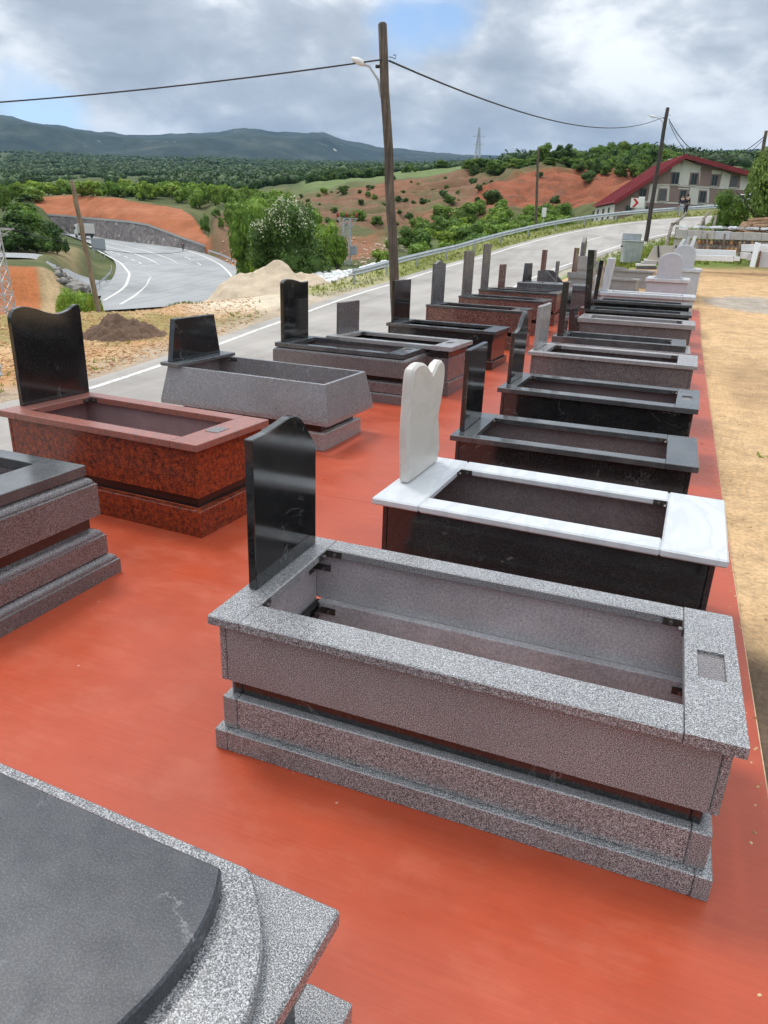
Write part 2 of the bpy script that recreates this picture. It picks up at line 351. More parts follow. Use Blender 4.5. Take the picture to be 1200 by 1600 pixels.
# elevation columns: for a heading (named by where it meets row 350 of the photograph) distances and what they show
ZH_D = np.array([60, 85, 95, 112, 135, 160, 170, 190, 205]); ZH_Z = np.array([-9.5, -8.4, -7.4, -6.0, -4.1, -1.7, -.95, .15, .6])
COLS = {
 0: [(24, 'z', -1.15), (30, 'z', -2.2), (45, 'z', -6), (66, 'p', 492), (80, 'p', 478), (84.5, 'p', 421), (98, 'p', 404), (104, 'p', 399), (112, 'p', 393), (160, 'p', 358), (260, 'p', 322), (420, 'p', 296), (700, 'p', 281), (1100, 'p', 268), (1800, 'p', 250), (2600, 'p', 238)],
 55: [(24, 'z', -1.15), (30, 'z', -2.2), (45, 'z', -6), (66, 'p', 492), (80, 'p', 480), (85, 'p', 421), (98, 'p', 405), (104, 'p', 400), (116, 'p', 394), (185, 'p', 357), (195, 'p', 342), (205, 'p', 308), (300, 'p', 300), (420, 'p', 293), (700, 'p', 281), (1100, 'p', 268), (1800, 'p', 250), (2600, 'p', 240)],
 110: [(25, 'z', -1.15), (31, 'z', -2.4), (45, 'z', -7), (80, 'p', 462), (100, 'p', 425), (108, 'p', 409), (122, 'p', 402), (150, 'p', 385), (185, 'p', 369), (193, 'p', 364), (194.5, 'p', 341), (208, 'p', 304), (300, 'p', 298), (420, 'p', 291), (700, 'p', 281), (1100, 'p', 268), (1800, 'p', 252), (2600, 'p', 242)],
 160: [(27, 'z', -1.15), (33, 'z', -3), (48, 'z', -8.), (75, 'z', -9), (95, 'z', -7.9), (112, 'z', -6.4), (135, 'z', -4.4), (160, 'z', -2.0), (183, 'p', 372), (184.5, 'p', 346), (200, 'p', 306), (300, 'p', 298), (420, 'p', 290), (700, 'p', 280), (1100, 'p', 268), (1800, 'p', 254), (2600, 'p', 244)],
 220: [(29, 'z', -1.15), (35, 'z', -3), (50, 'z', -8.), (75, 'z', -9), (95, 'z', -7.7), (112, 'z', -6.3), (135, 'z', -4.4), (160, 'z', -2.0), (170.5, 'p', 379), (172, 'p', 352), (190, 'p', 312), (300, 'p', 297), (420, 'p', 290), (700, 'p', 280), (1100, 'p', 268), (1800, 'p', 256), (2600, 'p', 246)],
 275: [(34, 'z', -1.15), (40, 'z', -3), (54, 'z', -8.), (75, 'z', -9), (95, 'z', -7.7), (112, 'z', -6.3), (135, 'z', -4.4), (158, 'z', -2.2), (160, 'p', 371), (180, 'p', 324), (300, 'p', 297), (420, 'p', 290), (700, 'p', 280), (1100, 'p', 268), (1800, 'p', 257), (2600, 'p', 247)],
 325: [(39, 'z', -1.1), (46, 'z', -3), (60, 'z', -8.), (80, 'z', -8.6), (95, 'z', -7.7), (112, 'z', -6.3), (135, 'z', -4.4), (149, 'p', 392), (152, 'p', 383), (172, 'p', 345), (190, 'p', 328), (260, 'p', 306), (420, 'p', 291), (700, 'p', 280), (1100, 'p', 268), (2600, 'p', 247)],
 385: [(44, 'z', -1.0), (52, 'z', -2.4), (66, 'z', -6), (90, 'z', -7.), (115, 'p', 423), (135, 'p', 405), (160, 'p', 378), (200, 'p', 345), (260, 'p', 315), (350, 'p', 300), (500, 'p', 290), (900, 'p', 276), (2600, 'p', 250)],
 450: [(46, 'z', -1.0), (58, 'z', -1.4), (76, 'z', -3), (100, 'z', -5), (130, 'p', 402), (160, 'p', 385), (200, 'p', 355), (260, 'p', 318), (320, 'p', 296), (500, 'p', 286), (900, 'p', 274), (2600, 'p', 252)],
 500: [(48, 'z', -.8), (60, 'z', -1.0), (95, 'z', -1.6), (115, 'z', -2.2), (140, 'p', 396), (165, 'p', 380), (200, 'p', 352), (250, 'p', 312), (290, 'p', 291), (360, 'p', 284), (500, 'p', 280), (900, 'p', 272), (2600, 'p', 254)],
 560: [(50, 'z', -.4), (60, 'z', -.9), (95, 'z', -1.6), (115, 'z', -2.2), (135, 'p', 398), (155, 'p', 384), (165, 'p', 366), (200, 'p', 345), (245, 'p', 305), (280, 'p', 284), (360, 'p', 278), (500, 'p', 275), (900, 'p', 270), (2600, 'p', 255)],
 640: [(54, 'z', .4), (62, 'z', -.6), (90, 'z', -1.8), (120, 'p', 396), (150, 'p', 378), (180, 'p', 358), (230, 'p', 312), (265, 'p', 281), (320, 'p', 272), (450, 'p', 270), (900, 'p', 268), (2600, 'p', 256)],
 720: [(58, 'z', 1.8), (66, 'z', .3), (90, 'z', -.5), (125, 'p', 380), (160, 'p', 360), (200, 'p', 335), (235, 'p', 300), (262, 'p', 270), (320, 'p', 264), (450, 'p', 263), (900, 'p', 264), (2600, 'p', 256)],
 800: [(36, 'z', .1), (58, 'z', 2.4), (66, 'z', 1.), (90, 'z', .5), (130, 'p', 371), (170, 'p', 348), (205, 'p', 328), (218, 'p', 300), (236, 'p', 276), (270, 'p', 262), (340, 'p', 258), (600, 'p', 256), (2600, 'p', 254)],
 870: [(36, 'z', .2), (50, 'z', 1.6), (60, 'z', 3.), (68, 'z', 2.2), (92, 'z', 1.4), (130, 'p', 368), (175, 'p', 346), (205, 'p', 330), (214, 'p', 304), (232, 'p', 272), (262, 'p', 262), (340, 'p', 258), (600, 'p', 256), (2600, 'p', 253)],
 935: [(30, 'z', .6), (40, 'z', .9), (50, 'z', 1.7), (64, 'z', 3.8), (72, 'z', 3.4), (95, 'z', 3.), (130, 'p', 356), (180, 'p', 334), (200, 'p', 324), (212, 'p', 296), (228, 'p', 275), (270, 'p', 254), (340, 'p', 252), (600, 'p', 253), (2600, 'p', 252)],
 1000: [(34, 'z', 1.35), (44, 'z', 1.5), (54, 'z', 2.2), (60, 'z', 2.9), (72, 'z', 5.2), (90, 'z', 5.6), (110, 'p', 338), (140, 'p', 332), (200, 'p', 300), (240, 'p', 262), (330, 'p', 250), (600, 'p', 250), (2600, 'p', 250)],
 1100: [(33, 'z', 1.45), (46, 'z', 2.4), (62, 'z', 4.4), (76, 'z', 5.9), (95, 'z', 6.4), (125, 'p', 334), (200, 'p', 305), (300, 'p', 265), (600, 'p', 252), (2600, 'p', 248)],
 1200: [(33, 'z', 1.5), (42, 'z', 2.6), (58, 'z', 4.9), (76, 'z', 6.6), (95, 'z', 7.2), (125, 'p', 325), (200, 'p', 300), (300, 'p', 268), (600, 'p', 256), (2600, 'p', 250)],
}
_us = sorted(COLS); _az = []; _zt = []
LR = np.linspace(math.log(18), math.log(2600), 420)
for u in _us:
    d0 = ray(u, 350); _az.append(math.atan2(d0.x, d0.y)); ds = []; zs = []
    for d, k, val in COLS[u]: ds.append(math.log(d)); zs.append(val if k == 'z' else atd(u, val, d).z)
    _zt.append(np.interp(np.exp(LR), np.exp(ds), zs))
_az = np.array(_az); _zt = np.array(_zt)
AZU = np.array([math.atan2(ray(u, 350).x, ray(u, 350).y) for u in range(-600, 1900, 20)]); AZV = np.arange(-600, 1900, 20)
def az2u(az): return np.interp(az, AZU, AZV)
def sstep(a, b, x): t = np.clip((x-a)/(b-a), 0, 1); return t*t*(3-2*t)
def hash2(i, j, s):
    h = (i.astype(np.int64)*374761393 + j.astype(np.int64)*668265263 + s*2147483647) & 0xffffffff
    h = ((h ^ (h >> 13))*1274126177) & 0xffffffff
    return ((h ^ (h >> 16)) & 0xffff)/65535.0
def vnoise(x, y, s=0):
    i = np.floor(x); j = np.floor(y); fx = x-i; fy = y-j; fx = fx*fx*(3-2*fx); fy = fy*fy*(3-2*fy)
    a = hash2(i, j, s); b = hash2(i+1, j, s); c = hash2(i, j+1, s); d = hash2(i+1, j+1, s)
    return (a*(1-fx)+b*fx)*(1-fy)+(c*(1-fx)+d*fx)*fy
def fbm(x, y, s=0, o=4):
    r = 0; a = .5; t = 0
    for k in range(o): r = r+a*vnoise(x, y, s+k*17); t += a; a *= .5; x = x*2.03+11.3; y = y*2.03+5.7
    return r/t
def col_z(az, r):
    t = np.clip(np.interp(az, _az, np.arange(len(_az))), 0, len(_az)-1.0001); i = t.astype(int); f = t-i; f = f*f*(3-2*f)
    q = np.clip((np.log(np.maximum(r, 1e-3))-LR[0])/(LR[1]-LR[0]), 0, len(LR)-1.001); k = q.astype(int); h = q-k
    A = _zt[i, k]*(1-h)+_zt[i, k+1]*h; B = _zt[i+1, k]*(1-h)+_zt[i+1, k+1]*h
    return A*(1-f)+B*f
def rdist1(x, y):
    p = CENT[:-1]; q = CENT[1:]-p; t = np.clip(((x-p[:, 0])*q[:, 0]+(y-p[:, 1])*q[:, 1])/(q**2).sum(1), 0, 1); e = np.array([x, y])-(p+q*t[:, None]); d = np.hypot(e[:, 0], e[:, 1]); k = int(np.argmin(d))
    return float(d[k]), float(np.sign(e[k]@RN[k]))
def near_x(y): return np.interp(y, (FARL+RN*ROADW)[:, 1], (FARL+RN*ROADW)[:, 0])
def road_dist(x, y):
    x = np.asarray(x, float); y = np.asarray(y, float); best = np.full(x.shape, 1e9); by = np.zeros(x.shape); side = np.zeros(x.shape)
    m = (np.hypot(x, y) < 130)
    xs = x[m]; ys = y[m]; b = np.full(xs.shape, 1e9); yy = np.zeros(xs.shape); sd = np.zeros(xs.shape)
    for k in range(len(CENT)-1):
        p = CENT[k]; dxy = CENT[k+1]-p; L2 = dxy@dxy
        t = np.clip(((xs-p[0])*dxy[0]+(ys-p[1])*dxy[1])/L2, 0, 1); qx = p[0]+t*dxy[0]; qy = p[1]+t*dxy[1]
        d = np.hypot(xs-qx, ys-qy); c = d < b; b = np.where(c, d, b); yy = np.where(c, qy, yy)
        sd = np.where(c, np.sign((xs-qx)*RN[k][0]+(ys-qy)*RN[k][1]), sd)
    best[m] = b; by[m] = yy; side[m] = sd
    return best, by, side
def zh(d): return float(np.interp(d, ZH_D, ZH_Z))
def hwy(u, v):
    d = ray(u, v); L = math.hypot(d.x, d.y); rs = np.linspace(62, 205, 1500); zz = H+d.z*rs/L; s = zz-np.interp(rs, ZH_D, ZH_Z)
    i = np.where((s[:-1] > 0) & (s[1:] <= 0))[0]; i = i[0] if len(i) else int(np.argmin(np.abs(s))); t = rs[i]/L
    return (d.x*t, d.y*t, float(np.interp(rs[i], ZH_D, ZH_Z)))
def hline(px, n): 
    P = np.array(px, float)
    return smooth_line([hwy(u, v) for u, v in resample(P, 26)], n, 3)
HL = hline([(84, 350), (100, 365), (140, 380), (172, 399), (182, 413), (180, 428), (168, 446), (156, 466), (150, 486)], 60)
HR = hline([(110, 357), (147, 367), (233, 380), (300, 391), (333, 400), (367, 416), (388, 428), (398, 450), (398, 470)], 60)
HC = (HL+HR)/2; HWD = np.hypot(*(HR-HL)[:, :2].T)/2; _ht = np.gradient(HC[:, :2], axis=0); _ht /= np.linalg.norm(_ht, axis=1)[:, None]
WPX = [(60, 349, 336), (73, 352, 337), (103, 364, 339), (133, 368, 342), (165, 374, 345), (200, 379, 348), (230, 382, 353), (260, 386, 364), (283, 389, 373), (300, 391, 379), (320, 395, 386), (335, 399, 397)]
WU = np.array([p[0] for p in WPX]); WD = np.array([math.hypot(*hwy(p[0], p[1])[:2])+1.2 for p in WPX])
def tanel(u, v): d = ray(u, v); return d.z/math.hypot(d.x, d.y)
WT = np.array([tanel(p[0], p[2]) for p in WPX])
CU_ = np.array([30, 43, 80, 117, 183, 240, 267, 285, 300, 315, 328, 335]); CT_ = np.array([tanel(u, v) for u, v in zip(CU_, (318, 311, 306, 304, 308, 317, 322, 326, 334, 355, 378, 392))])
def highway_land(x, y, r, u, z):
    """the cut, the wall ledge and the road bed of the highway"""
    m = (u > 30) & (u < 420) & (r > 62) & (r < 300)
    if not m.any(): return z
    X, Y, Rr, U, Z = x[m], y[m], r[m], u[m], z[m]
    wd = np.interp(U, WU, WD); zt = H+np.interp(U, WU, WT)*(wd+1.6); dc = wd+24-np.clip((U-280)/3, 0, 16); ztop = H+np.interp(U, CU_, CT_)*dc
    t = np.clip((Rr-wd-2.6)/(dc-wd-2.6), 0, 1); cut = zt+(ztop-zt)*t**.8+(fbm(X*.25, Y*.25, 88)-.5)*2.2*t*(1-t)*4
    c2 = np.where(Rr < wd+1.9, np.interp(Rr, ZH_D, ZH_Z)-.3, np.where(Rr < dc, cut, ztop*(1-sstep(0, 60, Rr-dc))+Z*sstep(0, 60, Rr-dc)))
    kk = sstep(40, 52, U)*(1-sstep(322, 336, U))*(Rr > wd-1)
    Z = Z*(1-kk)+c2*kk
    b = np.full(X.shape, 1e9); 
    for i in range(0, len(HC)-1):
        p = HC[i]; q = HC[i+1]; dx, dy = q[0]-p[0], q[1]-p[1]; t = np.clip(((X-p[0])*dx+(Y-p[1])*dy)/(dx*dx+dy*dy), 0, 1)
        b = np.minimum(b, np.hypot(X-p[0]-t*dx, Y-p[1]-t*dy)-HWD[i])
    w = 1-sstep(.6, 5., b); w = np.where((U > 52) & (U < 322) & (Rr > wd+.8), 0, w)
    Z = Z*(1-w)+(np.interp(Rr, ZH_D, ZH_Z)-.3)*w
    z = z.copy(); z[m] = Z; return z
PLX0, PLX1, PLY0, PLY1 = -5.45, .73, -1.6, 23.0
def height(x, y):
    x = np.asarray(x, float); y = np.asarray(y, float); r = np.hypot(x, y); az = np.arctan2(x, y)
    cz = col_z(az, r)
    nx = near_x(y)
    yard = plat_z(y)-.055
    edge = np.where(y < 24, -5.45, np.minimum(nx+1.2, 1e3))
    wy = sstep(0, 1, (x-(np.where(y < 23, -5.75, nx+.8)))/np.where(y < 23, .35, 3.0))
    near = yard*wy+road_z(y)*(1-wy)
    k = sstep(28, 40, r)
    z = near*(1-k)+cz*k
    z = z + (fbm(x*.9, y*.9, 3)-.5)*.10*sstep(.9, 1.8, np.abs(x-(PLX0+PLX1)/2)-(PLX1-PLX0)/2+.9)*(r < 60)
    z = z + (fbm(x/14., y/14., 9)-.5)*sstep(70, 220, r)*np.clip(r/90., 0, 6)*np.where((az2u(az) > 140) & (az2u(az) < 400) & (r < 172), 0.05, 1)
    uu = az2u(az); ez = sstep(440, 480, uu)*(1-sstep(1000, 1030, uu))*sstep(150, 175, r)*(1-sstep(250, 275, r))
    z = z+ez*(1-np.abs(fbm(x/7., y/7., 101, 5)*2-1)*2.2)*2.0
    z = highway_land(x, y, r, uu, z)
    d, by, sd = road_dist(x, y); rz = road_z(y)
    wr = 1-sstep(ROADW/2+np.where(sd < 0, 2.4, np.where(y > 24, 1.2, .25)), ROADW/2+np.where(sd < 0, 7., 1.4+2.6*sstep(24, 40, y)), d)
    wr = np.where((x > -5.5) & (y < 23), 0, wr)
    z = z*(1-wr)+(rz-.03)*wr
    return z
LUT = {}
def hz(x, y):
    if not LUT: return float(height(np.array([x]), np.array([y]))[0])
    return float(hza(np.array([x]), np.array([y]))[0])
def hza(x, y):
    a = np.arctan2(x, y); r = np.hypot(x, y); A, Rr, Z = LUT['az'], LUT['r'], LUT['z']
    i = np.clip(np.searchsorted(A, a)-1, 0, len(A)-2); j = np.clip(np.searchsorted(Rr, r)-1, 0, len(Rr)-2)
    f = np.clip((a-A[i])/(A[i+1]-A[i]), 0, 1); h = np.clip((r-Rr[j])/(Rr[j+1]-Rr[j]), 0, 1)
    return (Z[j, i]*(1-f)+Z[j, i+1]*f)*(1-h)+(Z[j+1, i]*(1-f)+Z[j+1, i+1]*f)*h
def ground(u, d):
    p = atd(u, 350, d); return Vector((p.x, p.y, hz(p.x, p.y)))
def hit(u, v, dmin=3, dmax=600):        # where a line of sight meets the ground
    d = ray(u, v); n = 3000; L = math.hypot(d.x, d.y); rs = np.exp(np.linspace(math.log(dmin), math.log(dmax), n)); t = rs/L
    x = d.x*t; y = d.y*t; zz = H+d.z*t; s = zz-(hza(x, y) if LUT else height(x, y)); i = np.where((s[:-1] > 0) & (s[1:] <= 0))[0]
    i = i[0] if len(i) else int(np.argmin(np.abs(s))); return Vector((x[i], y[i], hz(x[i], y[i])))

def mixc(a, b, w): return a*(1-w[:, None])+np.array(b)[None, :]*w[:, None]
def paint(x, y, z):
    r = np.hypot(x, y); u = az2u(np.arctan2(x, y)); n = fbm(x*.35, y*.35, 21); n2 = fbm(x/9., y/9., 33); n3 = fbm(x*2.2, y*2.2, 5)
    c = np.tile(np.array([[.085, .105, .040]]), (len(x), 1)); c = mixc(c, (.15, .15, .065), sstep(.45, .65, n2)*.8)
    c = mixc(c, (.055, .085, .030), sstep(300, 900, r)*.7)
    # valley bottom and slopes of red earth
    red = (.29, .12, .07); brown = (.215, .115, .072)
    def zone(u0, u1, d0, d1, col, k=1., e=14, ed=4, nz=.25):
        m = sstep(u0-e, u0+e, u+(n2-.5)*e*2)*(1-sstep(u1-e, u1+e, u+(n2-.5)*e*2))*sstep(d0-ed, d0+ed, r+(n-.5)*ed*2)*(1-sstep(d1-ed, d1+ed, r+(n-.5)*ed*2))
        return mixc(c, col, m*k*(1-nz*sstep(.4, .7, n3)))
    c = zone(640-200, 790, 170, 262, brown, .95, 40, 6); c = mixc(c, (.11, .125, .055), (u > 440)*(u < 800)*(r > 160)*(r < 270)*sstep(.54, .66, fbm(x/7., y/7., 71))*.6)
    c = zone(470, 600, 128, 163, red, .9, 16, 5, .45); c = zone(560, 640, 230, 262, red, .6, 30, 6)
    c = zone(740, 1010, 188, 231, (.30, .098, .052), 1, 12, 4, .15); c = mixc(c, (.17, .08, .05), (u > 760)*(u < 1010)*(r > 196)*(r < 246)*sstep(.5, .68, fbm(x/3., y/3.+z/2., 75))*.7)
    c = zone(655, 715, 168, 196, red, .6, 14, 6, .4)
    c = zone(660, 740, 118, 160, (.11, .14, .045), .8, 14, 6, .4)
    c = zone(330, 385, 140, 192, brown, .9, 12, 5); c = zone(345, 380, 138, 152, (.45, .2, .1), .7, 12, 4)
    wd = np.interp(u, WU, WD); cm = sstep(40, 50, u+(n2-.5)*10)*(1-sstep(322, 334, u+(n2-.5)*16))*(r > wd+1)*(1-sstep(21.5, 24, r-wd+(n-.5)*3+np.clip((u-280)/3, 0, 16)))
    strat = fbm(z*1.3+x*.02, x*.03, 41)
    cutc = mixc(np.tile(np.array([[.36, .130, .062]]), (len(x), 1)), (.44, .18, .095), sstep(.45, .7, strat)*.7); cutc = mixc(cutc, (.34, .11, .05), sstep(.55, .75, n)*.6)
    c = c*(1-cm[:, None])+cutc*cm[:, None]
    c = zone(-400, 48, 64, 88, (.42, .145, .055), 1, 7, 1.5, .1); c = zone(48, 84, 64, 88, (.42, .30, .17), 1, 6, 1.5, .3)
    c = zone(82, 150, 60, 104, (.15, .16, .07), .8, 6, 2, .4)
    c = zone(-100, 40, 104, 112, (.32, .26, .16), .8, 8, 2); c = zone(60, 120, 112, 150, (.33, .24, .13), .7, 10, 4, .5)
    c = zone(470, 780, 286, 430, (.155, .205, .075), .9, 20, 12, .1)
    c = zone(-300, 60, 330, 560, (.17, .19, .09), .8, 30, 30, .2)
    c = zone(300, 640, 50, 100, (.14, .17, .05), .9, 10, 4, .3)
    # aprons left of the road
    m = (1-sstep(44, 56, r+(n-.5)*8))*(u < 620)
    grav = mixc(mixc(np.tile(np.array([[.50, .27, .12]]), (len(x), 1)), (.56, .37, .20), sstep(.4, .68, n)), (.36, .17, .075), sstep(.55, .7, n3)*.6)
    grav = mixc(grav, (.62, .53, .40), sstep(250, 330, u)*sstep(26, 31, r))
    c = c*(1-m[:, None])+grav*m[:, None]
    gr = sstep(.62, .70, n2+.15*n3)*(r > 12)*(1-sstep(60, 70, r))*(u < 620)*(1-sstep(280, 330, u)*sstep(26, 31, r))
    c = mixc(c, (.17, .20, .055), gr*.6)
    # verges
    d, by, sd = road_dist(x, y)
    vg = sstep(ROADW/2+.35, ROADW/2+.8, d)*(1-sstep(ROADW/2+2.6, ROADW/2+5, d))*(sd < 0)*(y > 30)
    c = mixc(c, (.26, .27, .09), vg*(.55+.45*n))
    sh = sstep(ROADW/2, ROADW/2+.3, d)*(1-sstep(ROADW/2+1.0, ROADW/2+2.4, d))*(y < 34)*(sd < 0)
    c = mixc(c, (.42, .35, .27), sh*.8)
    sh = sstep(ROADW/2-.2, ROADW/2+.1, d)*(1-sstep(ROADW/2+1.0, ROADW/2+1.7, d))*(sd > 0)*(y > 24)
    c = mixc(c, (.46, .42, .33), sh*.9)
    bank = (u > 870)*sstep(30, 38, r)*(1-sstep(120, 140, r))*sstep(ROADW/2+.7, ROADW/2+1.6, d)*(sd > 0)
    c = mixc(c, (.19, .26, .055), bank*(.75+.3*n))
    # sand yard
    ym = (x > -5.6)*(y < 60)*sstep(-2.2, -.8, x-np.where(y < 24, -5.4, near_x(y)+3.0))*(1-sstep(33, 35.5, r+(n-.5)*2.5))
    sand = mixc(mixc(np.tile(np.array([[.56, .37, .20]]), (len(x), 1)), (.60, .41, .23), sstep(.4, .7, n)), (.50, .32, .165), sstep(.5, .72, n3)*.35)
    near_dark = 1-sstep(4.15, 4.7, y+(n3-.5)*.5)  # sand turns dark brown towards the near end of the yard
    sand = mixc(sand, (.11, .08, .06), near_dark*.92)
    d2 = 1-np.hypot((x-PX.x)/1.5, (y-PX.y)/1.9); sand = mixc(sand, (.36, .33, .29), sstep(.0, .25, d2+(n3-.5)*.4)*.85)
    d3 = 1-np.hypot((x-1.6)/.9, (y-13.5)/3.5); sand = mixc(sand, (.33, .22, .13), sstep(0, .6, d3+(n-.5)*.8)*.45)
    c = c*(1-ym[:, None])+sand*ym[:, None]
    return np.clip(c, 0, 1)
PX = atz(1172, 482, .62)
def terrain():
    az = np.concatenate([np.arange(-180, -64, 4.), np.arange(-64, 26, .26), np.arange(26, 30, 1.), np.arange(30, 180, 4.)])
    az = np.radians(az)
    rr = np.concatenate([[.6, 1.1], np.exp(np.arange(math.log(1.6), math.log(140), .0172)), np.exp(np.arange(math.log(140), math.log(262), .0042)), np.exp(np.arange(math.log(262.5), math.log(2600), .0172))])
    A, Rr = np.meshgrid(az, rr); x = (Rr*np.sin(A)).ravel(); y = (Rr*np.cos(A)).ravel(); z = height(x, y)
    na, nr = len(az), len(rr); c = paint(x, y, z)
    LUT.update(az=az, r=rr, z=z.reshape(nr, na))
    me = bpy.data.meshes.new('ground')
    i = np.arange(nr-1)[:, None]*na; j = np.arange(na)[None, :]; jn = (j+1) % na
    q = np.stack([i+j, i+jn, i+na+jn, i+na+j], -1).reshape(-1, 4)
    x = np.r_[x, 0]; y = np.r_[y, 0]; z = np.r_[z, hz(0, 0)]; c = np.vstack([c, c[0]])
    ctr = len(x)-1; tri = np.stack([np.full(na, ctr), (np.arange(na)+1) % na, np.arange(na)], 1)
    me.vertices.add(len(x)); me.vertices.foreach_set('co', np.stack([x, y, z], 1).ravel())
    nl = q.size+tri.size; me.loops.add(nl); me.loops.foreach_set('vertex_index', np.r_[q[:, ::-1].ravel(), tri[:, ::-1].ravel()])
    me.polygons.add(len(q)+len(tri)); me.polygons.foreach_set('loop_start', np.r_[np.arange(len(q))*4, q.size+np.arange(len(tri))*3])
    me.update(calc_edges=True)
    # face up
    me.polygons.foreach_set('use_smooth', [True]*len(me.polygons))
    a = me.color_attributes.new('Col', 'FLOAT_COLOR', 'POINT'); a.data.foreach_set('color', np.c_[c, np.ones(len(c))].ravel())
    m, t, b = new_mat('earth'); at = N(t, 'ShaderNodeAttribute'); at.attribute_name = 'Col'; v = coords(t, (1, 1, 1), False)
    f1 = tnoise(t, v, 26, 6, .75); f2 = tnoise(t, v, 3.2, 6, .7); f3 = tnoise(t, v, .25, 5, .65)
    col = tmix(t, 1.0, at.outputs['Color'], tramp(t, f1, [(.28, .55), (.5, 1.0), (.75, 1.35)]), 'MULTIPLY')
    col = tmix(t, 1.0, col, tramp(t, f2, [(.3, .72), (.7, 1.18)]), 'MULTIPLY'); col = tmix(t, 1.0, col, tramp(t, f3, [(.3, .85), (.7, 1.12)]), 'MULTIPLY')
    t.links.new(col, b.inputs['Base Color']); b.inputs['Roughness'].default_value = .95; b.inputs['Specular IOR Level'].default_value = .15
    tbump(t, b, f1, .55, .03); me.materials.append(m)
    link('ground', me, kind='structure')
terrain()

def mountains():
    RU = [-900, -500, -200, 0, 20, 40, 70, 100, 150, 200, 240, 300, 350, 370, 385, 400, 430, 480, 505, 520, 540, 570, 600, 650, 700, 760, 800, 850, 900, 950, 1000, 1060, 1110, 1160, 1200, 1500, 1800]
    RP = [205, 200, 190, 185, 183, 185, 192, 197, 205, 211, 212, 210, 208, 204, 201, 202, 207, 209, 207, 212, 219, 226, 231, 236, 240, 243, 244, 245, 244, 241, 239, 241, 236, 234, 237, 240, 245]
    azs = np.radians(np.arange(-75, 40, .16)); ds = np.exp(np.linspace(math.log(2500), math.log(11000), 110))
    ua = az2u(azs); ph = np.interp(ua, RU, RP)
    base = np.array([atd(u, 262 if u > 480 else 258, 2500).z-30 for u in ua]); top = np.array([atd(u, p, 6500).z for u, p in zip(ua, ph)])
    A, D = np.meshgrid(azs, ds); x = D*np.sin(A); y = D*np.cos(A)
    k = sstep(2600, 6500, D)**1.25; k = k-.35*sstep(6600, 11000, D)
    n = fbm(x/900., y/900., 50, 6)-.5; rid = 1-np.abs(fbm(x/1300., y/1300., 77, 5)*2-1)
    z = base[None, :]*(1-k)+top[None, :]*k + n*260*np.clip(k*(1-k)*4, .02, 1)*sstep(2600, 3300, D) + (rid-.6)*230*np.clip(k*(1-k)*4, 0, 1)*(D < 6500)
    lim = np.array([[1]])*((top[None, :]-H)/6500*D+H)      # nothing in front pokes above the skyline
    z = np.where(D < 6400, np.minimum(z, lim-8-20*vnoise(x/300., y/300., 4)), z)
    z = z+np.where(np.abs(D-6500) < 500, (fbm(x/120., y/120., 90)-.5)*26, 0)
    na, nr = len(azs), len(ds); i = np.arange(nr-1)[:, None]*na; j = np.arange(na-1)[None, :]
    q = np.stack([i+j, i+na+j, i+na+j+1, i+j+1], -1).reshape(-1, 4)
    me = bpy.data.meshes.new('mountains'); me.from_pydata(np.stack([x.ravel(), y.ravel(), z.ravel()], 1).tolist(), [], q[:, ::-1].tolist())
    me.polygons.foreach_set('use_smooth', [True]*len(me.polygons))
    m, t, b = new_mat('mountain'); v = coords(t, (1, 1, 1), False)
    n1 = tnoise(t, v, .0035, 8, .65); n2 = tnoise(t, v, .02, 8, .7)
    c = tramp(t, n1, [(.35, (.016, .026, .022)), (.5, (.03, .045, .034)), (.62, (.055, .07, .05)), (.75, (.12, .12, .09))])
    c = tmix(t, 1.0, c, tramp(t, n2, [(.3, .6), (.7, 1.3)]), 'MULTIPLY'); c = tmix(t, tramp(t, tnoise(t, v, .009, 6, .7), [(.67, 0.), (.71, .7)]), c, (.45, .44, .4))
    t.links.new(c, b.inputs['Base Color']); b.inputs['Roughness'].default_value = 1; b.inputs['Specular IOR Level'].default_value = .05; me.materials.append(m)
    link('mountains', me, kind='structure')
mountains()
hb = MB().box(-14000, 14000, -14000, 14000, -60, 1500)
m_ = bpy.data.materials.new('haze_air'); m_.use_nodes = True; t_ = m_.node_tree; t_.nodes.clear()
o_ = t_.nodes.new('ShaderNodeOutputMaterial'); pv = t_.nodes.new('ShaderNodeVolumePrincipled'); pv.inputs['Density'].default_value = 5e-5
pv.inputs['Color'].default_value = (.42, .66, 1, 1); pv.inputs['Anisotropy'].default_value = .1
t_.links.new(pv.outputs[0], o_.inputs['Volume'])
hz_o = hb.build('haze', m_, kind='stuff')

# ------------------------------------------------------------------ roads
def ribbon(name, A, B, zoff, mat, kind='structure', parent=None, under=0.0):
    mb = MB(); n = len(A); vs = []
    for a, b in zip(A, B): vs += [(a[0], a[1], a[2]+zoff), (b[0], b[1], b[2]+zoff)]
    mb.add(vs, [(2*i, 2*i+1, 2*i+3, 2*i+2) for i in range(n-1)])
    return mb.build(name, mat, parent, kind)
def off(o): 
    P = FARL+RN*o; return np.c_[P, road_z(FARL[:, 1]*0+P[:, 1])]
def roadline(o): P = FARL+RN*o; return np.c_[P, road_z(P[:, 1])]
ribbon('road', roadline(-.55), roadline(ROADW+.45), .0, M['asphalt'])
ribbon('road_edge_line', roadline(-.07), roadline(.09), .006, M['line'])
ribbon('road_edge_line', roadline(ROADW-.2), roadline(ROADW-.04), .006, M['line'])
cl = MB(); s0 = roadline(ROADW/2-.06); s1 = roadline(ROADW/2+.06)
ss = np.r_[0, np.cumsum(np.linalg.norm(np.diff(s0[:, :2], axis=0), axis=1))]
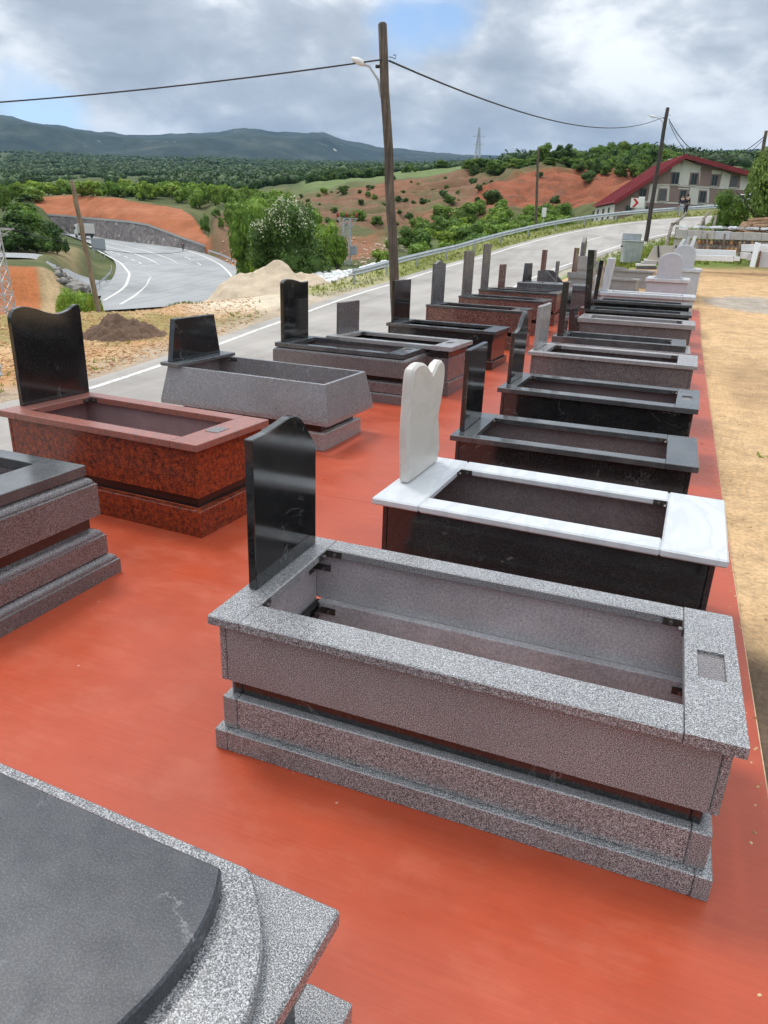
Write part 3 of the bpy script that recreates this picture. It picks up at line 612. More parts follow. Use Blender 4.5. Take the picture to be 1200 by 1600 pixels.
for k in range(0, int(ss[-1]), 9):
    q = np.linspace(k, k+3.0, 5); qa = np.stack([np.interp(q, ss, s0[:, c]) for c in range(3)], 1); qb = np.stack([np.interp(q, ss, s1[:, c]) for c in range(3)], 1)
    if qa[0][1] < 48: continue
    vs = []
    for a, b in zip(qa, qb): vs += [(a[0], a[1], a[2]+.006), (b[0], b[1], b[2]+.006)]
    cl.add(vs, [(2*i, 2*i+1, 2*i+3, 2*i+2) for i in range(4)])
cl.build('road_centre_line', M['line'], kind='structure')

ribbon('highway', HL, HR, 0.02, M['highway'])
def hmark(px, w=.20, dash=None):
    P = hline(px, 60); T = np.gradient(P[:, :2], axis=0); T /= np.linalg.norm(T, axis=1)[:, None]; Nn = np.c_[-T[:, 1], T[:, 0], np.zeros(len(P))]*w
    if not dash: ribbon('highway_marking', P-Nn, P+Nn, .05, M['line'])
    else:
        mb = MB()
        for k in range(0, 60, dash):
            for i in range(k, min(k+dash//2, 59)): mb.add([tuple(P[i]-Nn[i]+[0, 0, .05]), tuple(P[i]+Nn[i]+[0, 0, .05]), tuple(P[i+1]+Nn[i+1]+[0, 0, .05]), tuple(P[i+1]-Nn[i+1]+[0, 0, .05])], [(0, 1, 2, 3)])
        mb.build('highway_marking', M['line'], kind='structure')
hmark([(140, 385), (167, 399), (190, 412), (203, 428), (197, 447), (183, 458), (162, 470)])
hmark([(228, 417), (235, 432), (227, 447), (210, 463), (188, 476)]); hmark([(150, 385), (185, 397), (217, 410), (228, 417)], .16, 8)
hmark([(150, 380), (173, 387), (200, 393), (233, 405), (257, 417), (266, 430), (260, 447), (240, 465), (228, 474)])
hmark([(160, 377), (190, 384), (227, 392), (267, 405), (293, 420), (302, 433), (300, 447), (293, 455), (284, 464)])
hmark([(230, 387), (270, 395), (293, 403), (313, 413), (330, 430), (332, 447), (330, 458)], .14, 8)
hmark([(130, 368), (200, 378), (280, 388), (320, 401), (347, 415), (363, 432), (368, 448)])
# slip road
SA = smooth_line([tuple(ground(u, d)) for u, d in ((-120, 97), (0, 97), (60, 98), (110, 104), (150, 108), (180, 112))], 30, 2)
SB = smooth_line([tuple(ground(u, d)) for u, d in ((-120, 105), (0, 105), (60, 106.5), (110, 114), (150, 121), (180, 125))], 30, 2)
ribbon('slip_road', SA, SB, .25, M['highway'])

# retaining wall of the highway
def stonewall_mat():
    m, t, b = new_mat('rubble_masonry'); v = coords(t, (1, 1, 1), False)
    vo = N(t, 'ShaderNodeTexVoronoi'); vo.inputs['Scale'].default_value = 1.5; t.links.new(v, vo.inputs['Vector'])
    sp = N(t, 'ShaderNodeSeparateColor'); t.links.new(vo.outputs['Color'], sp.inputs[0])
    c = tramp(t, sp.outputs[0], [(0., (.13, .115, .11)), (.6, (.23, .20, .195)), (.93, (.30, .27, .25)), (1., (.5, .46, .42))])
    t.links.new(tmix(t, tramp(t, vo.outputs['Distance'], [(.25, 0.), (.5, .5)]), c, (.16, .145, .14)), b.inputs['Base Color']); b.inputs['Roughness'].default_value = .9
    return m
M['rubble'] = stonewall_mat()
def retaining_wall():
    px = WPX[:-1]
    A = []
    for u, vb, vt in px:
        p = hwy(u, vb); dist = math.hypot(p[0], p[1])+1.2; b = atd(u, vb, dist); t = atd(u, vt, dist+1.6); A.append((b, t, dist))
    mb = MB(); vs = []
    for b, t, d in A:
        k = Vector((t.x, t.y, 0)).normalized(); vs += [b-Vector((0, 0, 1.5)), t, t+k*2.0, t+k*2.0-Vector((0, 0, 2))]
    n = len(A); fs = []
    for i in range(n-1):
        for j in range(3): fs.append((4*i+j, 4*i+4+j, 4*i+5+j, 4*i+1+j))
    mb.add(vs, fs); o = empty('retaining_wall', (0, 0, 0), 0, 'long grey rubble stone retaining wall under the red earth cut beside the highway', 'wall')
    mb.build('wall_face', M['rubble'], o)
    cp = MB(); vs = []
    for b, t, d in A:
        k = Vector((t.x, t.y, 0)).normalized(); up = Vector((0, 0, .45)); vs += [t-k*.15+up*.05, t-k*.15+up, t+k*1.0+up, t+k*1.0+up*.05]
    fs = [(4*i+j, 4*i+4+j, 4*i+4+(j+1) % 4, 4*i+(j+1) % 4) for i in range(n-1) for j in range(4)]
    cp.add(vs, fs+[(0, 1, 2, 3), (4*n-1, 4*n-2, 4*n-3, 4*n-4)]); cp.build('coping', M['concrete'], o)
retaining_wall()

# guardrails
def guardrail(P, label, zb=0, hgt=.75, post=4.0, group=None, mat='galv'):
    P = [Vector(p) for p in P]; root = empty('guardrail', P[0], 0, label, 'guardrail', group); o = P[0]
    Q = [p-o for p in P]; prof = [(-.02, .0), (.04, .045), (.0, .10), (.0, .16), (.04, .21), (.0, .265), (-.02, .31)]
    mb = MB(); vs = []; n = len(Q)
    for i, p in enumerate(Q):
        d = (Q[min(i+1, n-1)]-Q[max(i-1, 0)]); d.z = 0; d.normalize(); s = Vector((d.y, -d.x, 0))
        for a, z in prof: vs.append(p+s*(a+.04)+Vector((0, 0, hgt-.31+z)))
        for a, z in prof[::-1]: vs.append(p+s*(a+.03)+Vector((0, 0, hgt-.31+z)))
    k = len(prof)*2
    mb.add(vs, [(k*i+j, k*i+(j+1) % k, k*(i+1)+(j+1) % k, k*(i+1)+j) for i in range(n-1) for j in range(k)])
    mb.build('rail', M[mat], root)
    L = 0; nxt = .3; me = MB().box(-.05, .05, -.07, .02, -.5, hgt-.06).mesh('post', M[mat], 0)
    for i in range(n-1):
        seg = (Q[i+1]-Q[i]).length
        while nxt <= L+seg:
            p = Q[i].lerp(Q[i+1], (nxt-L)/seg); d = Q[i+1]-Q[i]
            q = link('post', me, root, loc=p); q.rotation_euler = (0, 0, math.atan2(d.y, d.x)); nxt += post
        L += seg
    return root
GL = roadline(-1.75)
st = atd(533, 440, 33)
idx = [i for i in range(len(GL)) if GL[i][1] > 33.5 and GL[i][0] < 16]
Pg = [(GL[i][0], GL[i][1], max(hz(GL[i][0], GL[i][1]), GL[i][2]-.05)) for i in idx]
e0 = hit(536, 445, 20, 80)
Pg[0] = (Pg[0][0], Pg[0][1], Pg[0][2])
guardrail(Pg, 'long galvanised guardrail along the far edge of the uphill road')
idx = [i for i in range(len(GL)) if -14 < GL[i][1] < 11.2]
guardrail([(GL[i][0]+.35, GL[i][1], GL[i][2]-.02) for i in idx], 'galvanised guardrail end beside the gravel shoulder at the left edge, behind the red tomb', hgt=.62)
def hg(px, lab): guardrail([(p[0], p[1], p[2]) for p in smooth_line([hwy(u, v) for u, v in px], 24, 2)], lab, post=6, hgt=.95)
hg([(326, 398), (345, 404), (362, 412), (376, 423), (386, 436)], 'guardrail curving along the right outer edge of the highway bend beside the red arrow signs')
hg([(175, 423), (176, 430), (168, 440), (158, 449), (146, 458), (130, 470), (100, 490), (60, 500)], 'guardrail on the inner edge of the highway bend beside the slip road')
hg([(82, 346), (92, 356), (100, 363), (110, 372)], 'pale guardrail at the far left end of the highway by the dark green trees')

# ------------------------------------------------------------------ red platform
plat = empty('platform', (0, 0, 0), 0, 'long low platform of red film-faced plywood sheets under the display tombs', 'platform')
brk = [-1.6, 5.55, 12.5, 18, 23.0]
for a, b in zip(brk[:-1], brk[1:]):
    za, zb = g(a), g(b); mb = MB(); x0, x1 = PLX0, PLX1; e = .0015
    vs = [(x0, a+e, za-.021), (x1, a+e, za-.021), (x1, b-e, zb-.021), (x0, b-e, zb-.021), (x0, a+e, za), (x1, a+e, za), (x1, b-e, zb), (x0, b-e, zb)]
    mb.add(vs, [(0, 3, 2, 1), (4, 5, 6, 7), (0, 1, 5, 4), (1, 2, 6, 5), (2, 3, 7, 6), (3, 0, 4, 7)])
    mb.build('plywood_sheet', M['platform'], plat)
    MB().add([(x1+.001, a+e, za-.024), (x1+.006, a+e, za-.024), (x1+.006, b-e, zb-.024), (x1+.001, b-e, zb-.024), (x1+.001, a+e, za-.002), (x1+.006, a+e, za-.002), (x1+.006, b-e, zb-.002), (x1+.001, b-e, zb-.002)],
             [(0, 3, 2, 1), (4, 5, 6, 7), (0, 1, 5, 4), (1, 2, 6, 5), (2, 3, 7, 6), (3, 0, 4, 7)]).build('edge_strip', M['ply_edge'], plat)

# ------------------------------------------------------------------ tombs
BV = .004
def frame(parent, L, W, z0, h, out, t, mat, name=('side_panel', 'end_panel'), bev=BV, inner=None):
    """four upright panels: the two end panels run the full width, the side panels butt between them"""
    x0, x1, y0, y1 = -out, L+out, -out, W+out; gp = .0015
    z0 -= .0007; h += .0007
    for xa, xb in ((x0, x0+t), (x1-t, x1)): MB().box(xa, xb, y0, y1, z0, z0+h).build(name[1], mat, parent, bevel=bev)
    for ya, yb in ((y0+gp, y0+t), (y1-t, y1-gp)): MB().box(x0+t+gp, x1-t-gp, ya, yb, z0, z0+h).build(name[0], mat, parent, bevel=bev)
def lining(parent, L, W, inset, z0, z1, mat='inside_dark', t=.006):
    frame(parent, L, W, z0, z1-z0, -inset, t, M[mat], ('inner_lining', 'inner_lining'), bev=0)
def mould(parent, L, W, z0, h, out, mat, cove=.055, depth=.06, t=.10):
    """mitred moulded course: cove-and-fillet top on a plain face"""
    prof = [(0, z0), (0, z0+h-cove)]
    prof += [(depth*.22, z0+h-cove+.004)]
    for k in range(7):
        a = k/6*math.pi/2; prof.append((depth*.22+depth*.78*(1-math.cos(a))*1.0, z0+h-cove+.004+(cove-.012)*math.sin(a)))
    prof += [(depth+.012, z0+h), (t+depth, z0+h), (t+depth, z0)]
    cs = [(-out, -out, 1, 1), (L+out, -out, -1, 1), (L+out, W+out, -1, -1), (-out, W+out, 1, -1)]
    for i in range(4):
        A, B = cs[i], cs[(i+1) % 4]; n = len(prof)
        vs = [(A[0]+A[2]*p, A[1]+A[3]*p, z) for p, z in prof]+[(B[0]+B[2]*p, B[1]+B[3]*p, z) for p, z in prof]
        mb = MB().add(vs, [(j, (j+1) % n, n+(j+1) % n, n+j) for j in range(n)]+[tuple(range(n))[::-1], tuple(range(n, 2*n))])
        mb.build('moulded_side' if i % 2 == 0 else 'moulded_end', mat, parent, bevel=0)
def rim(parent, L, W, z0, t, mat, wl, wr, wn, wf, through=True, patch=False, bev=BV, wide=False):
    gp = .001
    MB().box(0, wl, 0, W, z0, z0+t).build('head_board', mat, parent, bevel=bev)
    if patch:      # a shallow square pocket cut in the foot board: four strips round a lower floor
        mb = MB(); x0, x1 = L-wr, L; a, b, c, d = x0+.048, x0+.150, W*.40, W*.62
        X = [x0, a, b, x1]; Yv = [0, c, d, W]
        vs = [(x, y, z0+t) for y in Yv for x in X]; fs = [(j*4+i, j*4+i+1, j*4+i+5, j*4+i+4) for j in range(3) for i in range(3) if not (i == 1 and j == 1)]
        mb.add(vs, fs); mb.add([(a, c, z0+t), (b, c, z0+t), (b, d, z0+t), (a, d, z0+t), (a, c, z0+t-.012), (b, c, z0+t-.012), (b, d, z0+t-.012), (a, d, z0+t-.012)],
                             [(0, 1, 5, 4), (1, 2, 6, 5), (2, 3, 7, 6), (3, 0, 4, 7)])
        MB().box(a+.0005, b-.0005, c+.0005, d-.0005, z0+t-.03, z0+t-.0115).build('pocket_floor', M['rose_granite'], parent)
        mb.add([(x0, 0, z0), (x1, 0, z0), (x1, W, z0), (x0, W, z0), (x0, 0, z0+t), (x1, 0, z0+t), (x1, W, z0+t), (x0, W, z0+t)], [(0, 3, 2, 1), (0, 1, 5, 4), (1, 2, 6, 5), (2, 3, 7, 6), (3, 0, 4, 7)])
        mb.build('foot_board', mat, parent, autos=True)
    else: MB().box(L-wr, L, 0, W, z0, z0+t).build('foot_board', mat, parent, bevel=bev)
    MB().box(wl+gp, L-wr-gp, 0, wn, z0, z0+t).build('side_board', mat, parent, bevel=bev)
    MB().box(wl+gp, L-wr-gp, W-wf, W, z0, z0+t).build('side_board', mat, parent, bevel=bev)
def bracket(parent, x, y, z, dx, dy, s=1.0):
    mb = MB(); t = .005; a = .085*s; hh = .036*s
    mb.box(min(x, x+dx*a), max(x, x+dx*a), min(y, y+dy*t), max(y, y+dy*t), z-hh/2, z+hh/2)
    mb.box(min(x, x+dx*t), max(x, x+dx*t), min(y+dy*.006, y+dy*a), max(y+dy*.006, y+dy*a), z-hh/2, z+hh/2)
    b = mb.build('bracket', M['dark_steel'], parent)
    MB().tube([(x+dx*a*.6, y+dy*t, z), (x+dx*a*.6, y+dy*(t+.014), z)], .009*s, 6, smooth=False).build('bolt', M['steel'], b)
    MB().tube([(x+dx*t, y+dy*a*.6, z), (x+dx*(t+.014), y+dy*a*.6, z)], .009*s, 6, smooth=False).build('bolt', M['steel'], b)
def curve(pts, n=5):
    """Catmull-Rom through outline points flagged smooth"""
    out = []
    m = len(pts)
    for i in range(m):
        p0, p1, p2, p3 = pts[(i-1) % m], pts[i], pts[(i+1) % m], pts[(i+2) % m]
        if len(p1) > 2 and len(p2) > 2:
            a0 = p0 if len(p0) > 2 else p1; a3 = p3 if len(p3) > 2 else p2
            for k in range(n):
                t = k/n; out.append(tuple(.5*((2*p1[c])+(-a0[c]+p2[c])*t+(2*a0[c]-5*p1[c]+4*p2[c]-a3[c])*t*t+(-a0[c]+3*p1[c]-3*p2[c]+a3[c])*t**3) for c in (0, 1)))
        else: out.append((p1[0], p1[1]))
    return out
S = 1
SHAPES = {
 'rect': [(0, 0), (1, 0), (1, 1), (0, 1)],
 'wave': [(0, 0), (1, 0), (1, .74, S), (.93, .80, S), (.84, .88, S), (.72, .97, S), (.58, 1.0, S), (.40, .985, S), (.2, .965, S), (0, .96, S)],
 'scroll': [(0, 0), (1, 0), (1, .93, S), (.985, .975, S), (.92, .975, S), (.82, .93, S), (.66, .90, S), (.5, .925, S), (.36, .97, S), (.2, 1.0, S), (.07, .98, S), (.01, .92, S), (0, .85, S)],
 'scroll2': [(0, 0), (1, 0), (1, .95), (.86, .935, S), (.7, .94, S), (.55, .965, S), (.38, .99, S), (.2, 1.0, S), (.06, .985, S), (0, .94, S)],
 'heart': [(.04, 0), (.96, 0), (1, .12, S), (.94, .34, S), (.90, .46, S), (.97, .60, S), (1.02, .78, S), (1.0, .90, S), (.9, .955, S), (.78, .945, S), (.69, .90, S), (.635, .865), (.57, .90, S), (.45, .96, S), (.28, 1.0, S), (.1, .99, S), (.03, .94, S), (.0, .78, S), (-.02, .5, S), (.0, .25, S), (.04, .05, S)],
 'peak': [(0, 0), (1, 0), (1, .93), (.86, .93, S), (.70, .965, S), (.5, 1.0, S), (.3, .965, S), (.14, .93, S), (0, .93)],
 'trap': [(0, 0), (1, 0), (.90, 1), (.1, 1)],
 'arch': [(0, 0), (1, 0), (1, .62, S), (.97, .74, S), (.9, .85, S), (.78, .94, S), (.62, .99, S), (.5, 1.0, S), (.38, .99, S), (.22, .94, S), (.1, .85, S), (.03, .74, S), (0, .62, S)],
 'sbend': [(0, 0), (1, 0), (1, .86, S), (.96, .93, S), (.85, 1.0, S), (.7, .99, S), (.55, .90, S), (.4, .80, S), (.2, .75, S), (0, .75, S)],
 'obelisk': [(0, 0), (1, 0), (1, .82), (.5, 1.0), (0, .82)],
}
def headstone(parent, x, y0, y1, z0, h, t, mat, shape='rect', lean=0, name='headstone', bev=.004):
    pl = curve(SHAPES[shape]); W = y1-y0
    mb = MB().prism(pl, lambda a, b, k: Vector((k+lean*b*h, a*W, b*h)), 0, t)
    return mb.build(name, M[mat], parent, bevel=bev, loc=(x, y0, z0))
def tomb(label, x, y, L, W, a=0, z=None, group=None, cat='tomb'):
    return empty('tomb', (x, y, g(y) if z is None else z), a, label, cat, group)

# B0: big grey tomb with curved black lid at the bottom left
t = tomb('grey granite tomb with a dusty black curved cover slab, nearest the camera at bottom left', -2.76, .425, 2.15, .965, R(-2.6))
B0X, B0Y, B0A = -2.76, .425, R(-2.6)
L0, W0 = 2.15, .965
frame(t, L0, W0, 0, .13, .03, .15, M['grey_granite'])
frame(t, L0, W0, .13, .33, -.09, .03, M['black_granite'])
MB().box(0, L0, 0, W0, .46, .52).build('base_slab', M['grey_granite'], t, bevel=.008)
def curved_slab(pts, back, y0, z0, z1, mat, name):
    """pts: plan of the rounded foot end, far side to near side, in yard coordinates"""
    ca, sa = math.cos(B0A), math.sin(B0A); P = [((x-B0X)*ca+(y-B0Y)*sa, -(x-B0X)*sa+(y-B0Y)*ca) for x, y in pts]
    P = resample(np.array(P), 26); P = [tuple(p) for p in smooth_line(P, 26, 2)]
    P = [(back, y0), (P[-1][0], y0)] + P[::-1] + [(back, P[0][1])]
    MB().prism(P, lambda a, b, k: Vector((a, b, k)), z0, z1, False).build(name, mat, t, bevel=.007)
curved_slab([(-.835, 1.268), (-.78, 1.215), (-.73, 1.16), (-.68, 1.08), (-.64, .98), (-.615, .87), (-.61, .75), (-.63, .62), (-.69, .5)], .01, 0.0, .521, .575, M['grey_granite'], 'middle_slab')
curved_slab([(-.87, 1.19), (-.835, 1.12), (-.815, 1.03), (-.81, .94), (-.82, .84), (-.845, .74), (-.90, .60), (-.98, .5)], .02, .06, .576, .64, M['black_slab_dusty'], 'cover_slab')

# B1: moulded dark tomb at left edge
t = tomb('grey rose tomb with moulded steps and a charcoal top frame, cut by the left edge', -5.42, 2.52, 2.1, .98, R(-1.2))
L1, W1 = 2.1, .98
mould(t, L1, W1, 0, .155, .055, M['rose_granite']); mould(t, L1, W1, .156, .185, .005, M['rose_granite'])
frame(t, L1, W1, .342, .09, -.06, .03, M['black_granite'])
mould(t, L1, W1, .433, .27, -.01, M['rose_granite'])
rim(t, L1-.06, W1-.04, .704, .07, M['black_rim'], .25, .3, .13, .13)
for o in t.children: pass

# R: red granite tomb
t = tomb('red and black speckled granite tomb with a scrolled black headstone, at the left', -5.14, 4.33, 2.07, .95, R(-3.3))
frame(t, 2.07, .95, 0, .215, -.015, .064, M['red_granite']); lining(t, 2.07, .95, .0765, .31, .69, 'inside_rose'); frame(t, 2.07, .95, .216, .09, -.075, .03, M['black_recess'])
frame(t, 2.07, .95, .307, .385, -.045, .03, M['red_granite']); rim(t, 2.07, .95, .693, .055, M['red_granite_glare'], .2, .25, .14, .14)
headstone(t, .02, .20, .94, .749, .82, .045, 'black_granite', 'scroll')
for sx, sy, xx, yy in ((1, 1, .2, .14), (1, -1, .2, .81)): bracket(t, xx+.001, yy, .715, sx, sy)
bracket(t, .02, .92, .55, 1, -1)
MB().box(1.86, 1.98, .36, .52, .7485, .752).build('recess_plate', M['rose_granite'], t)

# G: tapered grey tomb
t = tomb('pale grey granite tomb with outward sloping sides and a low black trapezoid headstone', -5.29, 6.80, 2.05, .98, R(-2.6))
LG, WG = 2.05, .98
frame(t, LG, WG, 0, .185, -.03, .075, M['grey_granite_fine']); frame(t, LG, WG, .186, .12, -.10, .03, M['black_recess'])
def flare(L, W, z0, z1, out, mat, tt=.035):
    prof = [(-out, z0), (-out, z0+.045), (0, z1), (tt, z1), (tt-.01, z0)]
    cs = [(0, 0, 1, 1), (L, 0, -1, 1), (L, W, -1, -1), (0, W, 1, -1)]; n = len(prof)
    for i in range(4):
        A, B = cs[i], cs[(i+1) % 4]
        vs = [(A[0]+A[2]*p, A[1]+A[3]*p, z) for p, z in prof]+[(B[0]+B[2]*p, B[1]+B[3]*p, z) for p, z in prof]
        MB().add(vs, [(j, (j+1) % n, n+(j+1) % n, n+j) for j in range(n)]+[tuple(range(n))[::-1], tuple(range(n, 2*n))]).build('sloping_side' if i % 2 == 0 else 'sloping_end', mat, t, bevel=.003)
flare(LG, WG, .306, .735, .075, M['grey_granite'])
MB().box(-.06, .20, -.06, WG+.06, .736, .775).build('headstone_base', M['dark_grey_granite'], t, bevel=.004)
headstone(t, -.01, .01, WG-.06, .775, .47, .07, 'black_granite', 'trap')
bracket(t, .201, WG-.036, .70, 1, -1)

# left row, further back
def left(label, x, y, a, style, hs, ztop, L=2.03, W=.98, body='rose_granite', rimm='black_rim', z=None):
    zb = g(y) if z is None else z
    t = tomb(label, x, y, L, W, R(a), zb); h = ztop-zb
    if style == 'mould':
        mould(t, L, W, 0, .14, .03, M[body], .03, .04); mould(t, L, W, .141, .15, .0, M[body], .03, .04)
        frame(t, L, W, .292, .07, -.06, .03, M['black_recess']); mould(t, L, W, .363, h-.363-.062, 0.02, M[body], .04, .05)
        rim(t, L-.02, W-.02, h-.061, .06, M[rimm], .2, .25, .12, .12, patch=True)
    elif style == 'band':
        frame(t, L, W, 0, .2, -.02, .03, M[body]); frame(t, L, W, .201, h-.201-.17, -.05, .03, M[body]); frame(t, L, W, h-.169, .11, -.06, .03, M['black_granite'])
        rim(t, L, W, h-.058, .058, M[rimm], .2, .3, .12, .12, patch=True)
    elif style == 'black':
        frame(t, L, W, 0, .14, -.01, .03, M['black_granite']); frame(t, L, W, .141, .33, -.05, .03, M['black_granite']); frame(t, L, W, .472, h-.472-.056, -.03, .03, M['black_granite'])
        rim(t, L, W, h-.055, .055, M[rimm], .2, .26, .12, .12)
    elif style == 'brown':
        frame(t, L, W, 0, .26, -.01, .03, M[body]); frame(t, L, W, .261, .08, -.07, .03, M['black_recess']); frame(t, L, W, .342, h-.342-.047, -.01, .03, M[body])
        rim(t, L, W, h-.046, .046, M[rimm], .2, .26, .12, .12)
    if hs: headstone(t, hs[0], hs[1], hs[2], h+.001, hs[3], hs[4], hs[5], hs[6])
    bracket(t, .201, W-.121, h-.03, 1, -1, .8)
    return t
left('grey moulded tomb with black top frame and tall scrolled black headstone, beside the sand heap', -5.27, 9.22, -2.0, 'mould', (.03, .12, .84, .86, .06, 'black_granite', 'scroll2'), .76)
left('grey-rimmed tomb with a black band and a small plain brown-grey headstone', -4.85, 10.05, -3.0, 'band', (.03, .28, .98, .47, .05, 'rose_granite', 'rect'), .80, rimm='grey_granite_fine')
left('black granite tomb with a plain black headstone in front of the tall wooden pole', -4.76, 12.35, -2.5, 'black', (.03, .15, .93, .72, .05, 'black_granite', 'rect'), .80)
left('brown granite tomb with a dark headstone that has a small pointed top', -4.78, 14.65, -3.0, 'brown', (.03, .2, .88, .86, .05, 'dark_grey_granite', 'peak'), .97, body='brown_granite')
left('brown granite tomb with a tall grey headstone, nearer of the two tall plain grey ones', -4.75, 17.0, -3.0, 'brown', (.03, .12, .78, 1.0, .05, 'rose_granite', 'rect'), 1.02, body='brown_granite')
left('brown granite tomb with a tall grey headstone, farther of the two tall plain grey ones', -4.72, 18.75, -2.5, 'brown', (.03, .05, .62, 1.08, .05, 'rose_granite', 'rect'), 1.10, body='brown_granite')
t = left('tomb with a short reddish brown headstone just behind the tall grey ones', -4.55, 19.95, -2.5, 'brown', (.03, .1, .66, .60, .05, 'brown_granite', 'rect'), 1.08, body='brown_granite', L=1.9, W=.8)

# far end group
def on_row(u, v, y):      # point on the vertical plane Y = y
    d = ray(u, v); return d*(y/d.y)+Vector((0, 0, H))
# F8
y8 = 21.3; p = on_row(808, 440, y8); zb = g(y8)
t = tomb('slate blue-grey tomb with a squat black trapezoid headstone, left row far end', p.x, y8, 2.1, .95, R(-3))
h8 = p.z-zb; frame(t, 2.1, .95, 0, h8-.18, -.04, .03, M['rose_granite']); MB().box(0, 2.1, 0, .95, h8-.179, h8).build('top_slab', M['dark_grey_granite'], t, bevel=.02)
headstone(t, .12, .1, .82, h8+.001, .50, .10, 'black_granite', 'trap')
# F9 stepped side
def stepped(label, u, v, y, L, W, z, steps, mat, heads, rz=-3, body=None):
    zb = g(y); p = on_row(u, v, y); t = tomb(label, p.x, y, L, W, R(rz), zb); h = p.z-zb
    frame(t, L, W, 0, .2, .0, .03, M[body or mat]); frame(t, L, W, .201, max(.05, h-.201-.06), -.04, .03, M[mat])
    rim(t, L, W, h-.059, .059, M[mat], .12, .2, .1, .1)
    for yy in (0.0, W-.06):
        pl = [(0, 0), (L*.62, 0), (L*.60, .05), (L*.30, .09), (L*.13, steps), (0, steps)]
        MB().prism(pl, lambda a, b, k: Vector((a, k, b)), yy, yy+.06).build('side_cheek', M[mat], t, bevel=.004, loc=(0, 0, h+.001))
    for hx, y0, y1, hh, tt, hm, sh in heads: headstone(t, hx, y0, y1, h+.001, hh, tt, hm, sh)
    return t
stepped('blue-grey stepped tomb with two narrow bronze-brown headstones, left row far end', 838, 445, 23.2, 2.1, .95, None, .42, 'dark_grey_granite', [(.05, .1, .40, 1.02, .10, 'brown_granite', 'rect'), (.42, .52, .86, .70, .05, 'rose_granite', 'rect')])
t = stepped('grey tomb with a black top ledge and a leaning dark brown headstone slab', 886, 431, 24.8, 2.2, .9, None, .12, 'grey_granite_fine', [(.10, .15, .75, .86, .06, 'brown_granite', 'rect')])
stepped('light grey tomb with a pointed obelisk headstone, farthest in the left row', 899, 418, 26.8, 2.6, .95, None, .38, 'grey_granite_fine', [(.06, .25, .68, 1.0, .12, 'rose_granite', 'obelisk')])

# ---- right row
t = tomb('large grey speckled granite tomb with stepped plinth and curved black headstone, in the foreground', -1.629, 2.231, 2.1, .973, 0, 0); L, W = 2.1, .973
frame(t, L, W, 0, .1055, -.004, .06, M['grey_granite'], bev=.004); frame(t, L, W, .106, .165, -.034, .07, M['grey_granite'], bev=.005)
frame(t, L, W, .272, .0855, -.075, .036, M['black_granite']); frame(t, L, W, .358, .284, -.034, .03, M['grey_granite'], bev=.005)
rim(t, L, W, .643, .045, M['grey_granite'], .155, .20, .175, .125, patch=True, bev=.005)
MB().box(.10, L-.10, W-.115, W-.0670, .215, .3655).build('inner_ledge', M['inside'], t, bevel=.002)
MB().box(.066, .0665+.002, .068, W-.068, .02, .64).build('inner_lining', M['inside'], t); MB().box(.07, L-.07, W-.0665, W-.0645, .366, .641).build('inner_lining', M['inside'], t)
headstone(t, .032, .285, .885, .689, .735, .042, 'black_granite', 'wave')
for z_ in (.665,): 
    bracket(t, .156, W-.126, z_, 1, -1); bracket(t, L-.201, W-.126, z_, -1, -1); bracket(t, .156, .176, z_, 1, 1)
bracket(t, .070, W-.070, .55, 1, -1); bracket(t, .12, W-.117, .32, 1, -1); bracket(t, L-.106, W-.117, .32, -1, -1)
# T2
t = tomb('black granite tomb with a white marble top frame and a white heart-shaped headstone', -1.545, 3.865, 2.035, 1.05, R(-1.6), 0); L, W = 2.035, 1.05
frame(t, L, W, 0, .07, -.03, .03, M['white_marble']); frame(t, L, W, .071, .59, -.055, .03, M['black_granite'], bev=.004)
lining(t, L, W, .0865, .0, .66); rim(t, L, W, .662, .048, M['white_marble'], .31, .34, .17, .19, bev=.010)
headstone(t, .045, .31, .95, .711, .77, .07, 'cream_marble', 'heart', bev=.016)
bracket(t, .311, W-.191, .685, 1, -1); bracket(t, L-.341, W-.191, .685, -1, -1)
# T3
t = tomb('black granite tomb with ledged sides and a plain black headstone, behind the white-topped tomb', -1.636, 5.90, 2.035, 1.01, 0, 0); L, W = 2.035, 1.01
frame(t, L, W, 0, .28, -.02, .03, M['black_granite']); frame(t, L, W, .281, .29, -.045, .03, M['black_granite']); rim(t, L, W, .572, .05, M['black_rim'], .2, .25, .13, .16)
lining(t, L, W, .0765, .0, .57); frame(t, L, W, .29, .07, -.0835, .02, M['inside_dark'], ('inner_ledge', 'inner_ledge'))
headstone(t, .035, .17, .81, .623, .72, .045, 'black_granite', 'rect', bev=.008)
bracket(t, .201, W-.161, .60, 1, -1); bracket(t, L-.251, W-.161, .60, -1, -1)
# T4
t = tomb('smooth-sided black tomb with a dark headstone curving up at one side', -1.618, 7.60, 2.02, 1.12, R(-1.6), g(7.6)); L, W = 2.02, 1.12; h = .755-g(7.6)
frame(t, L, W, 0, h-.05, -.04, .03, M['black_granite']); lining(t, L, W, .0715, 0, h-.051); rim(t, L, W, h-.049, .05, M['black_rim'], .16, .22, .17, .17, patch=True)
headstone(t, .03, .28, .90, h+.001, .74, .045, 'black_granite', 'sbend', bev=.008)
bracket(t, .161, W-.171, h-.02, 1, -1); bracket(t, L-.221, W-.171, h-.02, -1, -1)
